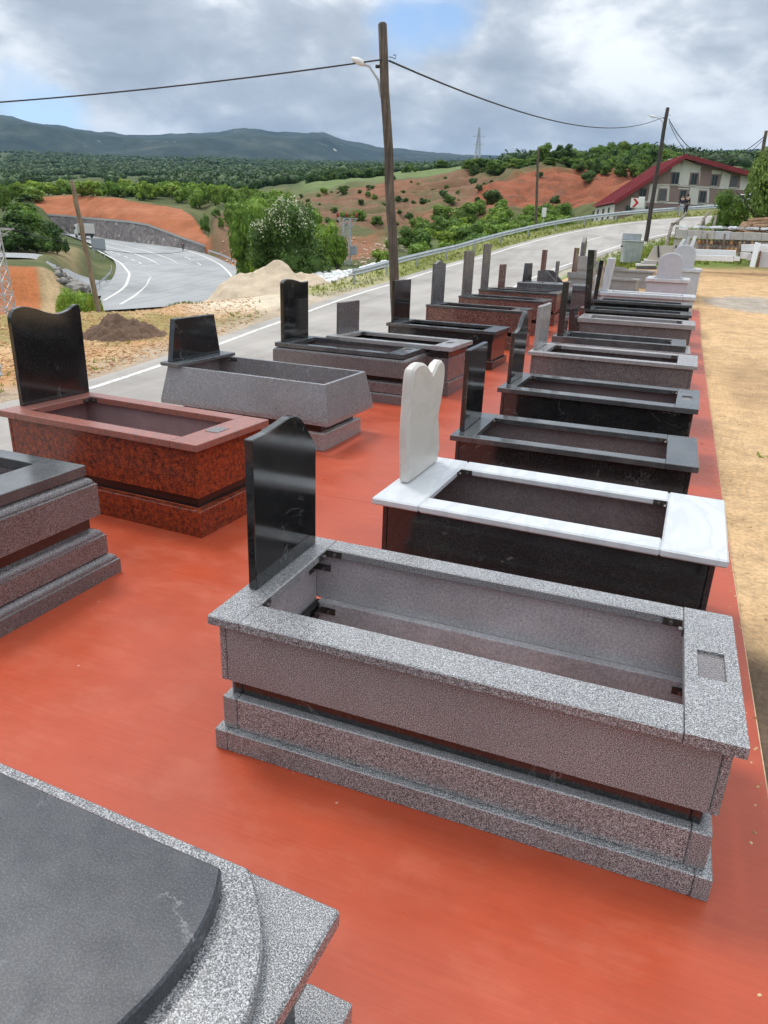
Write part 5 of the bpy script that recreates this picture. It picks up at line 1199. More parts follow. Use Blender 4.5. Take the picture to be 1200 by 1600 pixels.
# ------------------------------------------------------------------ dumpster and stone yard
def yard():
    base = hit(986, 415, 18, 60); d = math.hypot(base.x, base.y); k = d/1114.
    r = empty('dumpster', base, .25, 'grey metal waste container with its lid propped open, on the grass beside the road', 'dumpster')
    w, h, dp = 26*k, 28*k, .85
    pts = [(-w/2*.86, 0), (w/2*.86, 0), (w/2, h*.75), (w/2, h), (-w/2, h), (-w/2, h*.75)]
    MB().prism(pts, lambda a, b, t: Vector((a, t, b+.12)), 0, dp).build('container', M['galv'], r, bevel=.02)
    rb = MB()
    for x in (-.3, 0, .3): rb.box(x*w-.02, x*w+.02, -.03, -.001, .2, h*.8)
    rb.build('rib', M['galv'], r); MB().box(-w/2-.03, w/2+.03, -.04, dp+.04, h+.121, h+.16).build('rim', M['lattice'], r, bevel=.01)
    q = Matrix.Translation((0, dp, h+.18)) @ Matrix.Rotation(R(-62), 4, 'X'); MB().box(-w/2, w/2, -.34, 0, 0, .04, Matrix.Translation((0, dp, h+.17)) @ Matrix.Rotation(R(-78), 4, 'X')).build('lid', M['galv'], r, bevel=.01)
    MB().box(-w*.12, w*.12, -.012, -.002, h*.45, h*.62).build('plate', M['lattice'], r)
    for sx in (-1, 1):
        MB().tube([(sx*w*.5, dp*.5, h*.9), (sx*(w*.5+.1), dp*.5, h*.9)], .035, 8).build('handle', M['dark_steel'], r)
        for y in (.12, dp-.12): MB().tube([(sx*w*.36-.03, y, .07), (sx*w*.36+.03, y, .07)], .08, 10).build('wheel', M['black_paint'], r)
    U = lambda u, v, dd: (atd(u, v, dd))
    def slab_px(label, pts, dd, th, mat, cat='stone slab', name='stone_slab', lean=0, group=None, bev=.01):
        """an upright slab whose outline is traced at its own distance; th is its real thickness"""
        P = [atd(u, v, dd) for u, v in pts]; o = P[0].copy(); o.z = min(p.z for p in P); az = math.atan2(o.x, o.y); X = Vector((math.cos(az), -math.sin(az), 0)); Yd = Vector((math.sin(az), math.cos(az), 0))
        pl = [((p-o).dot(X), p.z-o.z) for p in P]
        me = MB().prism(pl, lambda a, b, k: Vector((a, k+lean*b, b)), 0, th).mesh(name, M[mat], bev)
        q = link(name, me, loc=o); q.rotation_euler = (0, 0, -az); tag(q, label, cat, group); return q
    dy = 31.
    slab_px('large pale concrete block with a slanted left end, behind the white arched headstones', [(1011, 405), (1083, 413), (1083, 384), (1022, 384)], dy, .8, 'concrete', 'concrete block')
    for i, u in enumerate((1029, 1057)):
        slab_px('dark strap over the pale concrete block, %s of two' % ('left' if i == 0 else 'right'), [(u-1.2, 402), (u+1.6, 402), (u+.6, 383), (u-1.8, 383)], dy-.05, .03, 'black_paint', 'strap', 'strap')
    # low stack of slabs
    zb = hit(1010, 421, 18, 60); sd = math.hypot(zb.x, zb.y); kk = sd/1114.
    widths = [(994, 1026, 421, 416, 'dark_grey_granite'), (993, 1025, 415.6, 412, 'white_slab'), (1001, 1027, 411.6, 408.5, 'grey_marble'), (1006, 1030, 408.1, 404.5, 'white_slab'), (1017, 1032, 404, 400.8, 'white_slab')]
    names = ['dark bottom slab of the small flat stack right of the dumpster', 'white slab second from the bottom in the small flat stack right of the dumpster', 'grey slab in the middle of the small flat stack right of the dumpster', 'white slab second from the top in the small flat stack right of the dumpster', 'short white slab on top of the small flat stack right of the dumpster']
    for (a, b, c, e, m), nm in zip(widths, names): slab_px(nm, [(a, c), (b, c), (b, e), (a, e)], sd, .7, m)
    # the back wall: pale ledge over brown stones
    dl = 33.
    r = empty('stone_wall', atd(1052, 384, dl), 0, 'low display wall with a ragged pale ledge above brown and orange stones', 'wall'); ra = math.atan2(r.location.x, r.location.y); r.rotation_euler = (0, 0, -ra); K = dl/1114.
    zt = (384-363)*K
    rr = random.Random(3)
    x = 0
    while x < 152:
        w_ = rr.uniform(12, 26); h_ = 10.5; tt = rr.uniform(-.6, .8)-x*.02
        MB().box(x*K, (x+w_-.12)*K, -.03*rr.random(), .5, zt-h_*K-.02, zt+tt*K*.8).build('ledge_block', M[rr.choice(['grey_marble', 'concrete', 'concrete'])], r, bevel=.015); x += w_
    for i in range(26):
        xx = rr.uniform(0, 120); MB().box(-.12, .14, -.1, .1, -.02, .05, Matrix.Rotation(rr.uniform(0, 3), 4, 'Z') @ Matrix.Rotation(rr.uniform(-.3, .3), 4, 'X')).build('broken_piece', M[rr.choice(['white_slab', 'grey_marble', 'concrete'])], r, loc=(xx*K, rr.uniform(.1, .4), zt+.1))
    cols = [plain('stone_%d' % i, c, .85, 0, .3, 8) for i, c in enumerate([(.20, .12, .08), (.42, .22, .09), (.12, .085, .07), (.28, .2, .15), (.5, .33, .16)])]
    for j in range(2):
        for i in range(15):
            x0 = (32+i*5)*K; MB().add(*stone(rr, 2.5*K*.98, .1, 3.9*K*.95)).build('wall_stone', rr.choice(cols), r, loc=(x0+(j % 2)*.05, .05, zt-(15+j*8)*K))
    MB().box(0, 152*K, .12, .5, zt-30*K, zt-12.1*K).build('wall_core', M['concrete'], r)
    posts = [(1104, 365, 399), (1131, 365, 399), (1155, 378, 402)]
    for i, (u, v0, v1) in enumerate(posts): slab_px('grey upright stay against the stone wall, %s' % ['left of three', 'middle of three', 'right of three near the leaning white plank'][i], [(u-2, v1), (u+1, v1), (u+3, v0), (u, v0)], dl-.5, .08, 'grey_timber', 'post', 'timber_stay')
    W_ = [((1084, 400), (1154, 400), (1150, 389), (1084, 389), 'upper'), ((1085, 409), (1145, 410), (1147, 400.5), (1084, 400), 'lower')]
    slab_px('long white marble slab leaning at the wall foot, upper one', [(1085, 400), (1150, 401), (1150, 391), (1085, 389)], dl-.9, .08, 'white_slab')
    slab_px('long white marble slab lying at the wall foot, lowest one in front', [(1084, 407), (1146, 409), (1146, 400), (1084, 398)], dl-1.3, .1, 'white_slab')
    slab_px('short white marble offcut at the right end of the long white slabs', [(1146, 408), (1156, 408), (1156, 401), (1147, 401)], dl-1.1, .1, 'white_slab')
    for i, (a, b) in enumerate((((1060, 384), (1069, 373)), ((1068, 384), (1076, 370)), ((1078, 384), (1086, 369)))):
        slab_px('narrow white slab leaning beside the concrete block, %s of three' % ('left', 'middle', 'right')[i], [(a[0], a[1]), (a[0]+6, a[1]), (b[0]+3, b[1]), (b[0]-2, b[1])], dl-.8, .05, 'white_slab' if i != 1 else 'grey_marble')
    slab_px('wide white marble slab behind the leaning plank, upper right pile', [(1158, 393), (1200, 394), (1202, 381), (1158, 382)], dl-.2, .1, 'white_slab')
    slab_px('white marble slab low in the right pile', [(1156, 404), (1173, 405), (1173, 395), (1156, 394)], dl-.4, .1, 'white_slab'); slab_px('grey marble offcut in the right pile', [(1166, 407), (1176, 407), (1177, 397), (1169, 396)], dl-.6, .1, 'grey_marble')
    slab_px('white plank of marble leaning upright in the right pile', [(1171, 417), (1179, 418), (1189, 380), (1180, 378)], dl-2.2, .06, 'white_slab', lean=.25)
    r = slab_px('grey stone panel in a rust brown frame standing at the right edge', [(1185, 418), (1216, 419), (1216, 393), (1189, 393)], dl-2.0, .06, 'grey_marble')
    slab_px('white marble block on the far right of the yard, above the framed panel', [(1188, 391), (1222, 391), (1222, 384), (1188, 384)], dl-1.2, .3, 'white_slab')
    slab_px('rust brown frame bar beside the grey panel at the right edge', [(1181, 418), (1185, 418), (1190, 392), (1187, 392)], dl-2.1, .08, 'brown_granite', 'frame bar', 'frame_bar')
    # pallets and scrap timber
    def pallet(label, p, rot, s=1.0):
        q = empty('pallet', p, 0, label, 'pallet'); q.rotation_euler = rot
        for i in range(7): MB().box(-.6, .6, -.5+i*.158, -.5+i*.158+.10, .10, .122).build('deck_board', M['pallet_wood'], q)
        for y in (-.46, 0, .42): 
            for x in (-.55, -.05, .45): MB().box(x, x+.1, y-.02, y+.08, .022, .099).build('block', M['pallet_wood'], q)
        for y in (-.46, 0, .42): MB().box(-.6, .6, y-.02, y+.08, .0, .021).build('bottom_board', M['pallet_wood'], q)
    dp_ = 36.
    pallet('pallet standing tilted on top of the timber pile at the right edge', atd(1192, 361, dp_), (R(62), R(-6), .1))
    pallet('pallet lying flat in the timber pile, lower right', atd(1188, 368, dp_-.2), (R(6), 0, .2)); pallet('pallet lying askew under the tilted one', atd(1174, 366, dp_-.1), (R(10), R(5), .5))
    pallet('pallet half sunk in the timber pile, behind the tilted one', atd(1178, 356, dp_+.6), (R(20), R(-5), -.3))
    for i in range(26):
        u = 1120+rr.random()*76; v = 366-(u-1120)*.12+rr.uniform(-4, 3); a = atd(u, v, dp_+rr.uniform(-.5, .5)); ln = rr.uniform(.4, 1.3); e = rr.uniform(-.35, .35); az = rr.uniform(-.6, .6)
        b = Vector((math.cos(az)*math.cos(e), math.sin(az), math.sin(e)))*ln
        o = MB().beam((0, 0, 0), b, rr.uniform(.04, .10), .03).build('scrap_board', M[rr.choice(['pallet_wood', 'pallet_wood', 'pole_wood', 'grey_timber'])], None, loc=a)
        tag(o, 'loose board in the scrap timber heap beside the pallets', 'board', 'scrap boards heaped beside the pallets')
    hp = MB(); c = atd(1165, 372, dp_+.4)
    # broken timber fence
    f = empty('timber_fence', atd(1040, 384, 35), 0, 'broken grey timber rail fence bent beside the road, behind the stone blocks', 'fence'); o = f.location.copy()
    def Q(u, v, dd): return atd(u, v, dd)-o
    for pl in ([(1040, 386, 35), (1050, 352, 36)], [(1056, 372, 36), (1059, 349, 36.5)], [(1088, 364, 37), (1100, 342, 38)], [(1097, 364, 37.5), (1100, 343, 38)], [(1113, 362, 39), (1119, 337, 40)]):
        MB().tube([Q(*pl[0]), Q(*pl[1])], [.075, .06], 8).build('post', M['grey_timber'], f)
    for pl in ([(1049, 353, 36), (1065, 341, 38), (1072, 333, 40)], [(1050, 350, 36), (1060, 347, 37)], [(1099, 342, 38), (1108, 332, 41)]):
        MB().tube([Q(*p) for p in pl], .055, 8).build('rail', M['grey_timber'], f)
def stone(rr, a, b, c):
    vs = []; fs = []; bm = bmesh.new(); bmesh.ops.create_icosphere(bm, subdivisions=1, radius=1)
    for v in bm.verts: v.co = Vector((v.co.x*a*rr.uniform(.85, 1.1), v.co.y*b*rr.uniform(.8, 1.15), v.co.z*c*rr.uniform(.85, 1.1)))
    vs = [v.co.copy() for v in bm.verts]; fs = [tuple(v.index for v in f.verts) for f in bm.faces]; bm.free(); return vs, fs
yard()

# ------------------------------------------------------------------ heaps, rubble, gravel
def heap(label, u, d, rx, ry, hgt, c, seed, cat='heap', peaks=((0, 0, 1),), rough=.12):
    p = ground(u, d); p.z -= .1; n = 64; vs = []; fs = []
    for j in range(n+1):
        for i in range(n+1):
            x = (i/n*2-1); y = (j/n*2-1); r = math.hypot(x, y); z = 0
            for (px, py, k) in peaks:
                q = math.hypot(x-px, y-py); z = max(z, k*max(0, 1-q/1.0*1.0)**1.15 if q < 1 else 0)
            nn = mn.fractal(Vector((x*2.2+seed, y*2.2, seed)), 1, 2, 5); nf = mn.fractal(Vector((x*9+seed, y*9, seed)), 1, 2, 3)
            z = hgt*z*(1+nn*.25)+nf*rough*hgt*.35*min(1, z*4); e = max(0, 1-r); z = z*min(1, e*6)-.05
            vs.append((x*rx, y*ry, z))
    fs = [(j*(n+1)+i, j*(n+1)+i+1, (j+1)*(n+1)+i+1, (j+1)*(n+1)+i) for j in range(n) for i in range(n)]
    m, t, b = new_mat('heap_soil'); v = coords(t, (1, 1, 1), False); f1 = tnoise(t, v, 22, 7, .75); f2 = tnoise(t, v, 1.6, 5, .6)
    col = tmix(t, 1.0, tramp(t, f1, [(.3, tuple(x*.7 for x in c)), (.7, tuple(min(1, x*1.2) for x in c))]), tramp(t, f2, [(.3, .82), (.7, 1.1)]), 'MULTIPLY')
    t.links.new(col, b.inputs['Base Color']); b.inputs['Roughness'].default_value = 1; tbump(t, b, f1, .8, .04)
    o = MB().add(vs, fs, True).build('soil_heap', m, None, loc=p); o.rotation_euler = (0, 0, -math.atan2(p.x, p.y)); tag(o, label, cat)
heap('big heap of pale beige sand beyond the road in front of the blossoming tree', 438, 40.5, 3.9, 3.4, 2.0, (.58, .47, .345), 2.1, peaks=((-.05, 0, 1), (.3, .1, .78), (-.42, 0, .72), (.62, .1, .4)))
heap('small heap of dark brown soil on the orange gravel at the left', 178, 23.5, 1.45, 1.2, .85, (.17, .105, .07), 5.3, peaks=((-.1, 0, 1), (.18, .1, .8), (.5, .1, .4), (-.45, 0, .45)), rough=.45)
heap('low spread of dark brown soil beside the small heap', 212, 24.0, 1.3, 1.0, .30, (.20, .12, .08), 8.3, peaks=((.0, 0, 1), (-.3, .1, .7)), rough=.5)
def scatter(name, label_kind, n, fn, size, mats, seed, kind='stuff'):
    rr = random.Random(seed); MBs = [MB() for _ in mats]; base = [stone(rr, 1, .8, .6) for _ in range(6)]
    for _ in range(n):
        p = fn(rr)
        if p is None: continue
        s = size*rr.uniform(.4, 1)**1.5*(1.6 if rr.random() < .06 else 1); vs, fs = rr.choice(base); rot = Matrix.Rotation(rr.uniform(0, 6), 3, 'Z') @ Matrix.Rotation(rr.uniform(-.6, .6), 3, 'X')
        rr.choice(MBs).add([rot @ v*s+p+Vector((0, 0, s*.2)) for v in vs], fs)
    for mb, m in zip(MBs, mats):
        if mb.v: mb.build(name, m, None, kind)
def fr_gravel(rr):
    u = rr.uniform(-40, 400); v = rr.uniform(470, 600); p = atz(u, v, -1.1)
    if p.y < 4 or p.x > np.interp(p.y, FARL[:, 1], FARL[:, 0])-.9: return None
    p.z = hz(p.x, p.y); return p
g1 = plain('gravel_orange', (.52, .31, .15), .95, 0, .2); g2 = plain('gravel_pale', (.60, .42, .24), .95, 0, .2); g3 = plain('gravel_brown', (.36, .2, .1), .95, 0, .2)
scatter('gravel', '', 9000, fr_gravel, .048, [g1, g2, g3], 4)
def fr_yard(rr):
    y = rr.uniform(.8, 30); x = rr.uniform(.78, 4.5)
    if rr.random() < .16: x = .73-abs(rr.gauss(0, .05)); return Vector((x, y, g(y)-.002))
    return Vector((x, y, hz(x, y)))
scatter('yard_pebbles', '', 2600, fr_yard, .013, [g1, g2, g3], 6)
def fr_rub(rr):
    u = rr.uniform(492, 606); d = rr.uniform(44, 72); 
    if u > 560 and d > 60: return None
    p = ground(u, d); dd = rdist1(p.x, p.y)[0]
    if dd < ROADW/2+3.2: return None
    return p+Vector((0, 0, rr.random()*.25))
w1 = plain('rubble_white', (.72, .73, .72), .7, 0, .15); w2 = plain('rubble_grey', (.45, .46, .45), .8, 0, .2)
scatter('white_rubble', '', 1500, fr_rub, .42, [w1, w1, w2], 8)
def fr_rocks(rr): 
    p = ground(rr.uniform(80, 140), rr.uniform(84, 106)); return p
scatter('dark_rocks', '', 500, fr_rocks, .7, [plain('rock_grey', (.25, .23, .21), .9, 0, .2), plain('rock_dark', (.15, .14, .13), .9, 0, .2)], 9)
def fr_red(rr):
    u = rr.uniform(340, 640); d = rr.uniform(118, 160); return ground(u, d)
scatter('pale_rocks', '', 300, fr_red, .45, [plain('rock_pale', (.55, .42, .32), .9, 0, .2)], 10)

# ------------------------------------------------------------------ vegetation
def leaf_cloud(seed, n, lobes, size, stretch=1.0, hull=True, flat=.0):
    """leaf-sized faces spread through a crown made of lobes; unit crown: radius ~1, height 0..2"""
    r = np.random.default_rng(seed); V = []; Fc = []; L = []
    L.append((0, 0, 1.0, .62, .62, .68))
    for _ in range(lobes):
        a = r.uniform(0, 2*np.pi); q = r.uniform(.30, .66); z = r.uniform(.45, 1.6); s = r.uniform(.26, .46); q *= math.sqrt(max(.15, 1-((z-.95)/1.15)**2))
        L.append((q*math.cos(a), q*math.sin(a), z, s, s, s*r.uniform(.7, 1.0)))
    w = np.array([l[3]**2 for l in L]); w /= w.sum(); ch = r.choice(len(L), n, p=w)
    for k in ch:
        cx, cy, cz, sx, sy, sz = L[k]; d = r.normal(size=3); d /= np.linalg.norm(d); rad = r.uniform(.72, 1.06)+(.22*r.random() if r.random() < .08 else 0)
        c = np.array([cx+d[0]*sx*rad, cy+d[1]*sy*rad, (cz+d[2]*sz*rad)*stretch])
        nrm = d*.7+r.normal(size=3)*.55; nrm[2] += .25; nrm /= np.linalg.norm(nrm); a = np.cross(nrm, r.normal(size=3)); a /= np.linalg.norm(a); b = np.cross(nrm, a); s = size*r.uniform(.5, 1.25)
        o = len(V); V += [tuple(c+a*s), tuple(c+b*s*.62+nrm*s*.2), tuple(c-a*s), tuple(c-b*s*.62+nrm*s*.15)]; Fc.append((o, o+1, o+2, o+3))
    if hull:
        for cx, cy, cz, sx, sy, sz in L:
            bm = bmesh.new(); bmesh.ops.create_icosphere(bm, subdivisions=2 if sx > .5 else 1, radius=.80); o = len(V)
            for v in bm.verts:
                j = 1+.18*mn.noise(v.co*3+Vector((seed, 0, 0))); V.append((cx+v.co.x*sx*j, cy+v.co.y*sy*j, (cz+v.co.z*sz*j)*stretch))
            Fc += [tuple(v.index+o for v in f.verts) for f in bm.faces]; bm.free()
    return V, Fc
def leaf_mesh(name, mat, *a, **k):
    V, Fc = leaf_cloud(*a, **k); me = bpy.data.meshes.new(name); me.from_pydata(V, [], Fc); me.materials.append(mat); return me
def trunk_mesh(seed, mat):
    rr = random.Random(seed); mb = MB(); mb.tube([(0, 0, -.25), (.02, .01, .25), (.0, .03, .6), (.03, 0, 1.1)], [.085, .065, .05, .03], 8)
    for _ in range(6):
        a = rr.uniform(0, 6.28); z = rr.uniform(.2, .9); l = rr.uniform(.35, .6); mb.tube([(0, 0, z), (math.cos(a)*l*.5, math.sin(a)*l*.5, z+.2), (math.cos(a)*l, math.sin(a)*l, z+.42)], [.035, .022, .008], 5)
    return mb.mesh('trunk', mat)
TR = [trunk_mesh(i, M['bark']) for i in range(2)]
MESH = {}
def crown(kind, mat, n, size, lobes, seeds, **k): MESH[kind] = [leaf_mesh('crown', M[mat], s, n, lobes, size, **k) for s in seeds]
crown('hero_bright', 'leaf_bright', 6500, .052, 18, (11, 12)); crown('hero_mid', 'leaf_mid', 8000, .045, 22, (22,)); crown('hero_haw', 'leaf_haw', 11000, .042, 22, (21,))
crown('bright', 'leaf_bright', 1300, .10, 10, (31, 32, 33)); crown('mid', 'leaf_mid', 1300, .10, 10, (41, 42, 43)); crown('dark', 'leaf_dark', 1200, .105, 10, (51, 52, 53))
crown('pale', 'leaf_pale', 11000, .05, 20, (61,), hull=False)
crown('small', 'leaf_dark', 420, .17, 7, (71, 72)); crown('smallmid', 'leaf_mid', 420, .17, 7, (81, 82))
def tree(kind, p, w_, h_, label, group=None, cat='tree', name='tree', trunk=True, rz=None, low=0.0):
    rr = random; root = empty(name, p, rr.uniform(0, 6.28) if rz is None else rz, label, cat, group)
    me = rr.choice(MESH[kind]); c = link('crown', me, root); c.scale = (w_/2, w_/2, h_/1.9*(1-low)); c.location = (0, 0, -.06*h_+low*h_)
    if trunk: t = link('trunk', rr.choice(TR), root); t.scale = (h_/1.9,)*3
    return root
def bush(kind, p, w_, h_, label, group=None): return tree(kind, p, w_, h_, label, group, 'bush', 'bush', trunk=False)
def px_tree(kind, u, vb, vt, wpx, d, label, group=None, cat='tree', **k):
    p = ground(u, d); K = d/1114.*1.06; h_ = max(1.2, (atd(u, vt, d).z-p.z)); (tree if cat == 'tree' else bush)(kind, p, wpx*K, h_, label, group, **k)
# blossoming hawthorn with white flowers
p = ground(450, 68); h_ = atd(440, 297, 68).z-p.z; K = 68/1114.
ht = tree('hero_haw', p, 126*K, h_, 'round green tree with white blossom behind the heap of sand', None, rz=1.0)
V, Fc = leaf_cloud(21, 9000, 22, .026, hull=False); kp = [i for i, f in enumerate(Fc) if V[f[0]][2] > .8+random.random()*.5 and mn.noise(Vector(V[f[0]])*3.2) > -.02]
bm_ = bpy.data.meshes.new('blossom'); bm_.from_pydata(V, [], [Fc[i] for i in kp]); bm_.materials.append(M['blossom']); b_ = link('blossom', bm_, ht); b_.scale = (126*K/2*1.02, 126*K/2*1.02, h_/1.9*1.03); b_.location = (0, 0, -.05*h_)
random.seed(21)
for (u, d, w_, vt, kd) in ((392, 92, 62, 305, 'hero_bright'), (420, 100, 90, 288, 'hero_bright'), (470, 104, 66, 308, 'hero_bright'), (503, 100, 50, 335, 'hero_bright'), (528, 96, 36, 352, 'bright'), (408, 84, 50, 345, 'hero_bright')):
    px_tree(kd, u, 410, vt, w_, d, 'bright green leafy tree behind the blossoming tree and the sand heap', 'bright green trees behind the blossoming tree')
for (u, d, w_, vt) in ((5, 116, 60, 322), (38, 118, 60, 318), (66, 120, 46, 338), (20, 112, 48, 345), (52, 113, 44, 352), (84, 122, 22, 362), (-30, 118, 60, 320), (98, 130, 14, 372)):
    px_tree('dark' if u != 38 else 'mid', u, 395, vt, w_, d, 'dense green tree in the clump above the slip road at the left edge', 'trees above the slip road')
for (u, d) in ((34, 196), (44, 199), (50, 204), (26, 190), (40, 206)): px_tree('mid', u, 340, 316, 26, d, 'green tree at the far left end of the red cut behind the clump', 'trees at the left end of the red cut')
for i in range(46):       # row on top of the red cut
    u = -20+i*10+random.uniform(-4, 4); d = random.uniform(214, 262)+(u > 330)*random.uniform(-20, 0)
    px_tree('bright', u, 305, 281+random.uniform(-5, 6)+(u > 250)*(u-250)*.05, random.uniform(20, 32), d, 'bright green tree in the row on top of the red earth cut', 'trees on top of the red cut')
for (u, d, w_, vt) in ((322, 176, 12, 328), (345, 168, 10, 336), (338, 182, 14, 322), (360, 176, 22, 320), (372, 190, 34, 306), (398, 200, 34, 296), (440, 210, 40, 290), (316, 172, 8, 336)):
    px_tree('smallmid' if w_ < 16 else 'bright', u, 0, vt, w_, d, 'green bush growing on the broken end of the red cut', 'bushes at the end of the red cut', cat='bush')
for i in range(125):       # ravine bushes
    u = random.uniform(640, 905); t_ = random.random(); d = 92+t_*85; 
    if u < 700 and random.random() < .45: continue
    w_ = random.uniform(24, 46)*(110/d); p = ground(u, d); K = d/1114.
    bush('bright' if random.random() < .45 else 'mid', p, w_*K*1.1, w_*K*random.uniform(.65, .95), 'green bush in the ravine beyond the guardrail', 'bushes in the ravine')
for i in range(60):
    u = random.uniform(470, 790); d = random.uniform(165, 262); w_ = random.uniform(5, 13); p = ground(u, d); K = d/1114.; bush('small' if i % 2 else 'smallmid', p, w_*K, w_*K*.7, 'small green scrub on the brown slope', 'low scrub on the brown slope')
for (u, d, w_, kd) in ((600, 105, 34, 'bright'), (612, 130, 22, 'mid'), (563, 178, 26, 'bright'), (590, 176, 20, 'mid'), (540, 185, 20, 'mid'), (515, 190, 18, 'mid'), (505, 250, 14, 'bright'), (535, 240, 16, 'small'), (700, 205, 18, 'mid'), (690, 215, 16, 'small'), (660, 215, 14, 'small'), (735, 240, 16, 'small'), (745, 225, 12, 'small'), (690, 170, 36, 'mid'), (725, 165, 46, 'mid'), (675, 235, 12, 'small'), (770, 212, 14, 'small'), (765, 200, 30, 'dark'), (735, 252, 20, 'small'), (862, 206, 16, 'dark'), (835, 222, 12, 'small'), (640, 195, 16, 'small'), (620, 215, 13, 'small')):
    p = ground(u, d); K = d/1114.; bush(kd, p, w_*K*1.1, w_*K*.8, 'single green bush on the brown slope beyond the ravine', 'bushes dotted over the brown slope')
for i in range(20):
    u = 486+i*6+random.uniform(-3, 3); px_tree('dark', u, 285, 263+random.uniform(-3, 3)+(u < 510)*6, random.uniform(16, 22), random.uniform(330, 350), 'dark green tree in the grove on the edge of the pasture', 'grove of trees on the pasture')
for (u, vt, w_) in ((636, 255, 15), (645, 262, 10), (686, 249, 24), (678, 254, 14), (628, 262, 9)): px_tree('mid', u, 270, vt, w_, 330, 'separate tree on the open pasture right of the tall pole', 'separate trees on the pasture')
for i in range(26):
    u = 728+i*7.4+random.uniform(-3, 3); px_tree('mid', u, 280, 247+random.uniform(-4, 6), random.uniform(24, 38), random.uniform(238, 268), 'tree along the top edge of the red cliff, left part', 'trees on top of the red cliff')
for i in range(175):
    u = random.uniform(818, 1060); t_ = random.random(); d = 212+t_*85; 
    p = ground(u, d); K = d/1114.; 
    if u < 893 and d < 246: continue
    w_ = random.uniform(17, 27); tree('mid' if random.random() < .6 else 'dark', p, w_*K*1.05, w_*K*.9, 'dark green tree on the wooded hill behind the red-roofed building', 'trees on the hill behind the building')
for i in range(26):
    u = 1040+i*6.5; d = random.uniform(225, 300); px_tree('dark', u, 280, 262+random.uniform(-5, 8)-(u > 1130)*2, random.uniform(16, 26), d, 'tree showing above the right side of the building roof', 'trees behind the right of the building')
# near vegetation right
px_tree('hero_mid', 1137, 350, 290, 46, 47, 'green bush tree with white flowers in front of the building', None)
V, Fc = leaf_cloud(98, 420, 14, .05, hull=False); bq = bpy.data.meshes.new('blossom'); bq.from_pydata(V, [], Fc); bq.materials.append(M['blossom'])
p = ground(1150, 46.5); q_ = bush('mid', p, 1.1, 1.9, 'white blossoming shrub right of the green bush tree', None); b_ = link('blossom', bq, q_); b_.scale = (.6, .6, 1.0)
px_tree('pale', 1196, 380, 190, 66, 44, 'tall pale green willow at the right edge', None, low=.12)
px_tree('pale', 1216, 380, 210, 70, 47, 'pale green tree behind the willow, cut by the right edge', None)
for (u, d, w_) in ((1165, 44, 30), (1185, 43, 36), (1120, 44, 22), (1205, 42, 36), (1150, 50, 24)):
    p = ground(u, d); K = d/1114.; bush('bright', p, w_*K*1.2, w_*K*.6, 'low leafy shrub on the grass bank above the stone yard', 'shrubs on the bank above the yard')
for (u, v, w_, d) in ((128, 484, 60, 42), (108, 486, 36, 45), (150, 480, 26, 40), (118, 470, 40, 46)):
    p = atd(u, v, d); p.z = hz(p.x, p.y); top = atd(u, 432 if w_ > 50 else 446, d).z; tree('hero_bright', p, w_*d/1114.*1.05, top-p.z, 'leafy young tree beside the slender leaning pole at the left', 'young trees by the slender pole', low=.35)
p = ground(364, 39); 
def clumps(name, n, fn, hgt, mat, seed, blades=7):
    rr = random.Random(seed); mb = MB()
    for _ in range(n):
        p = fn(rr)
        if p is None: continue
        for b in range(blades):
            a = rr.uniform(0, 6.28); l = hgt*rr.uniform(.5, 1.2); w = l*.09; e = Vector((math.cos(a), math.sin(a), 0))*l*rr.uniform(.2, .6); s = Vector((-math.sin(a), math.cos(a), 0))*w; o = p+Vector((rr.uniform(-.1, .1), rr.uniform(-.1, .1), -.02))*hgt*4
            mb.add([o-s, o+s, o+e*.5+Vector((0, 0, l*.7))+s*.6, o+e+Vector((0, 0, l))], [(0, 1, 2, 3)])
    mb.build(name, M[mat], None, 'stuff')
def fg_verge(rr):
    i = rr.randrange(len(GL)-1); 
    if GL[i][1] < 31 or GL[i][0] > 14: return None
    f = rr.random(); o = rr.uniform(-3.4, -.75); P = FARL[i]*(1-f)+FARL[i+1]*f+RN[i]*o; return Vector((P[0], P[1], hz(P[0], P[1])))
clumps('verge_grass', 3800, fg_verge, .16, 'grass', 1)
def fg_sh(rr):
    i = rr.randrange(len(GL)-1)
    if not (-2 < GL[i][1] < 33): return None
    f = rr.random(); o = rr.uniform(-3.0, -1.1); P = FARL[i]*(1-f)+FARL[i+1]*f+RN[i]*o
    if mn.noise(Vector((P[0]*.35, P[1]*.35, 3))) < .08: return None
    return Vector((P[0], P[1], hz(P[0], P[1])))
clumps('shoulder_grass', 3000, fg_sh, .10, 'grass', 2)
def fg_bank(rr):
    u = rr.uniform(925, 1240); d = rr.uniform(33, 64); p = ground(u, d); dd = rdist1(p.x, p.y)
    if dd[0] < ROADW/2+.8 or dd[1] < 0: return None
    if p.x > -2 and d < 36: return None
    return p
clumps('bank_grass', 3200, fg_bank, .22, 'grass', 3)
def fg_low(rr):
    u = rr.uniform(180, 420); v = rr.uniform(448, 492); p = atz(u, v, -1.1)
    if mn.noise(Vector((p.x*.22, p.y*.22, 9))) < .16: return None
    p.z = hz(p.x, p.y); return p
clumps('apron_grass', 1200, fg_low, .12, 'grass', 5)
def fg_yard(rr):
    c = rr.choice([(1.45, 3.0), (1.42, 3.6), (1.62, 3.45), (1.2, 9.0), (3.0, 16)]); return Vector((c[0]+rr.gauss(0, .05), c[1]+rr.gauss(0, .05), hz(c[0], c[1])))
clumps('yard_weeds', 40, fg_yard, .035, 'leaf_bright', 6)
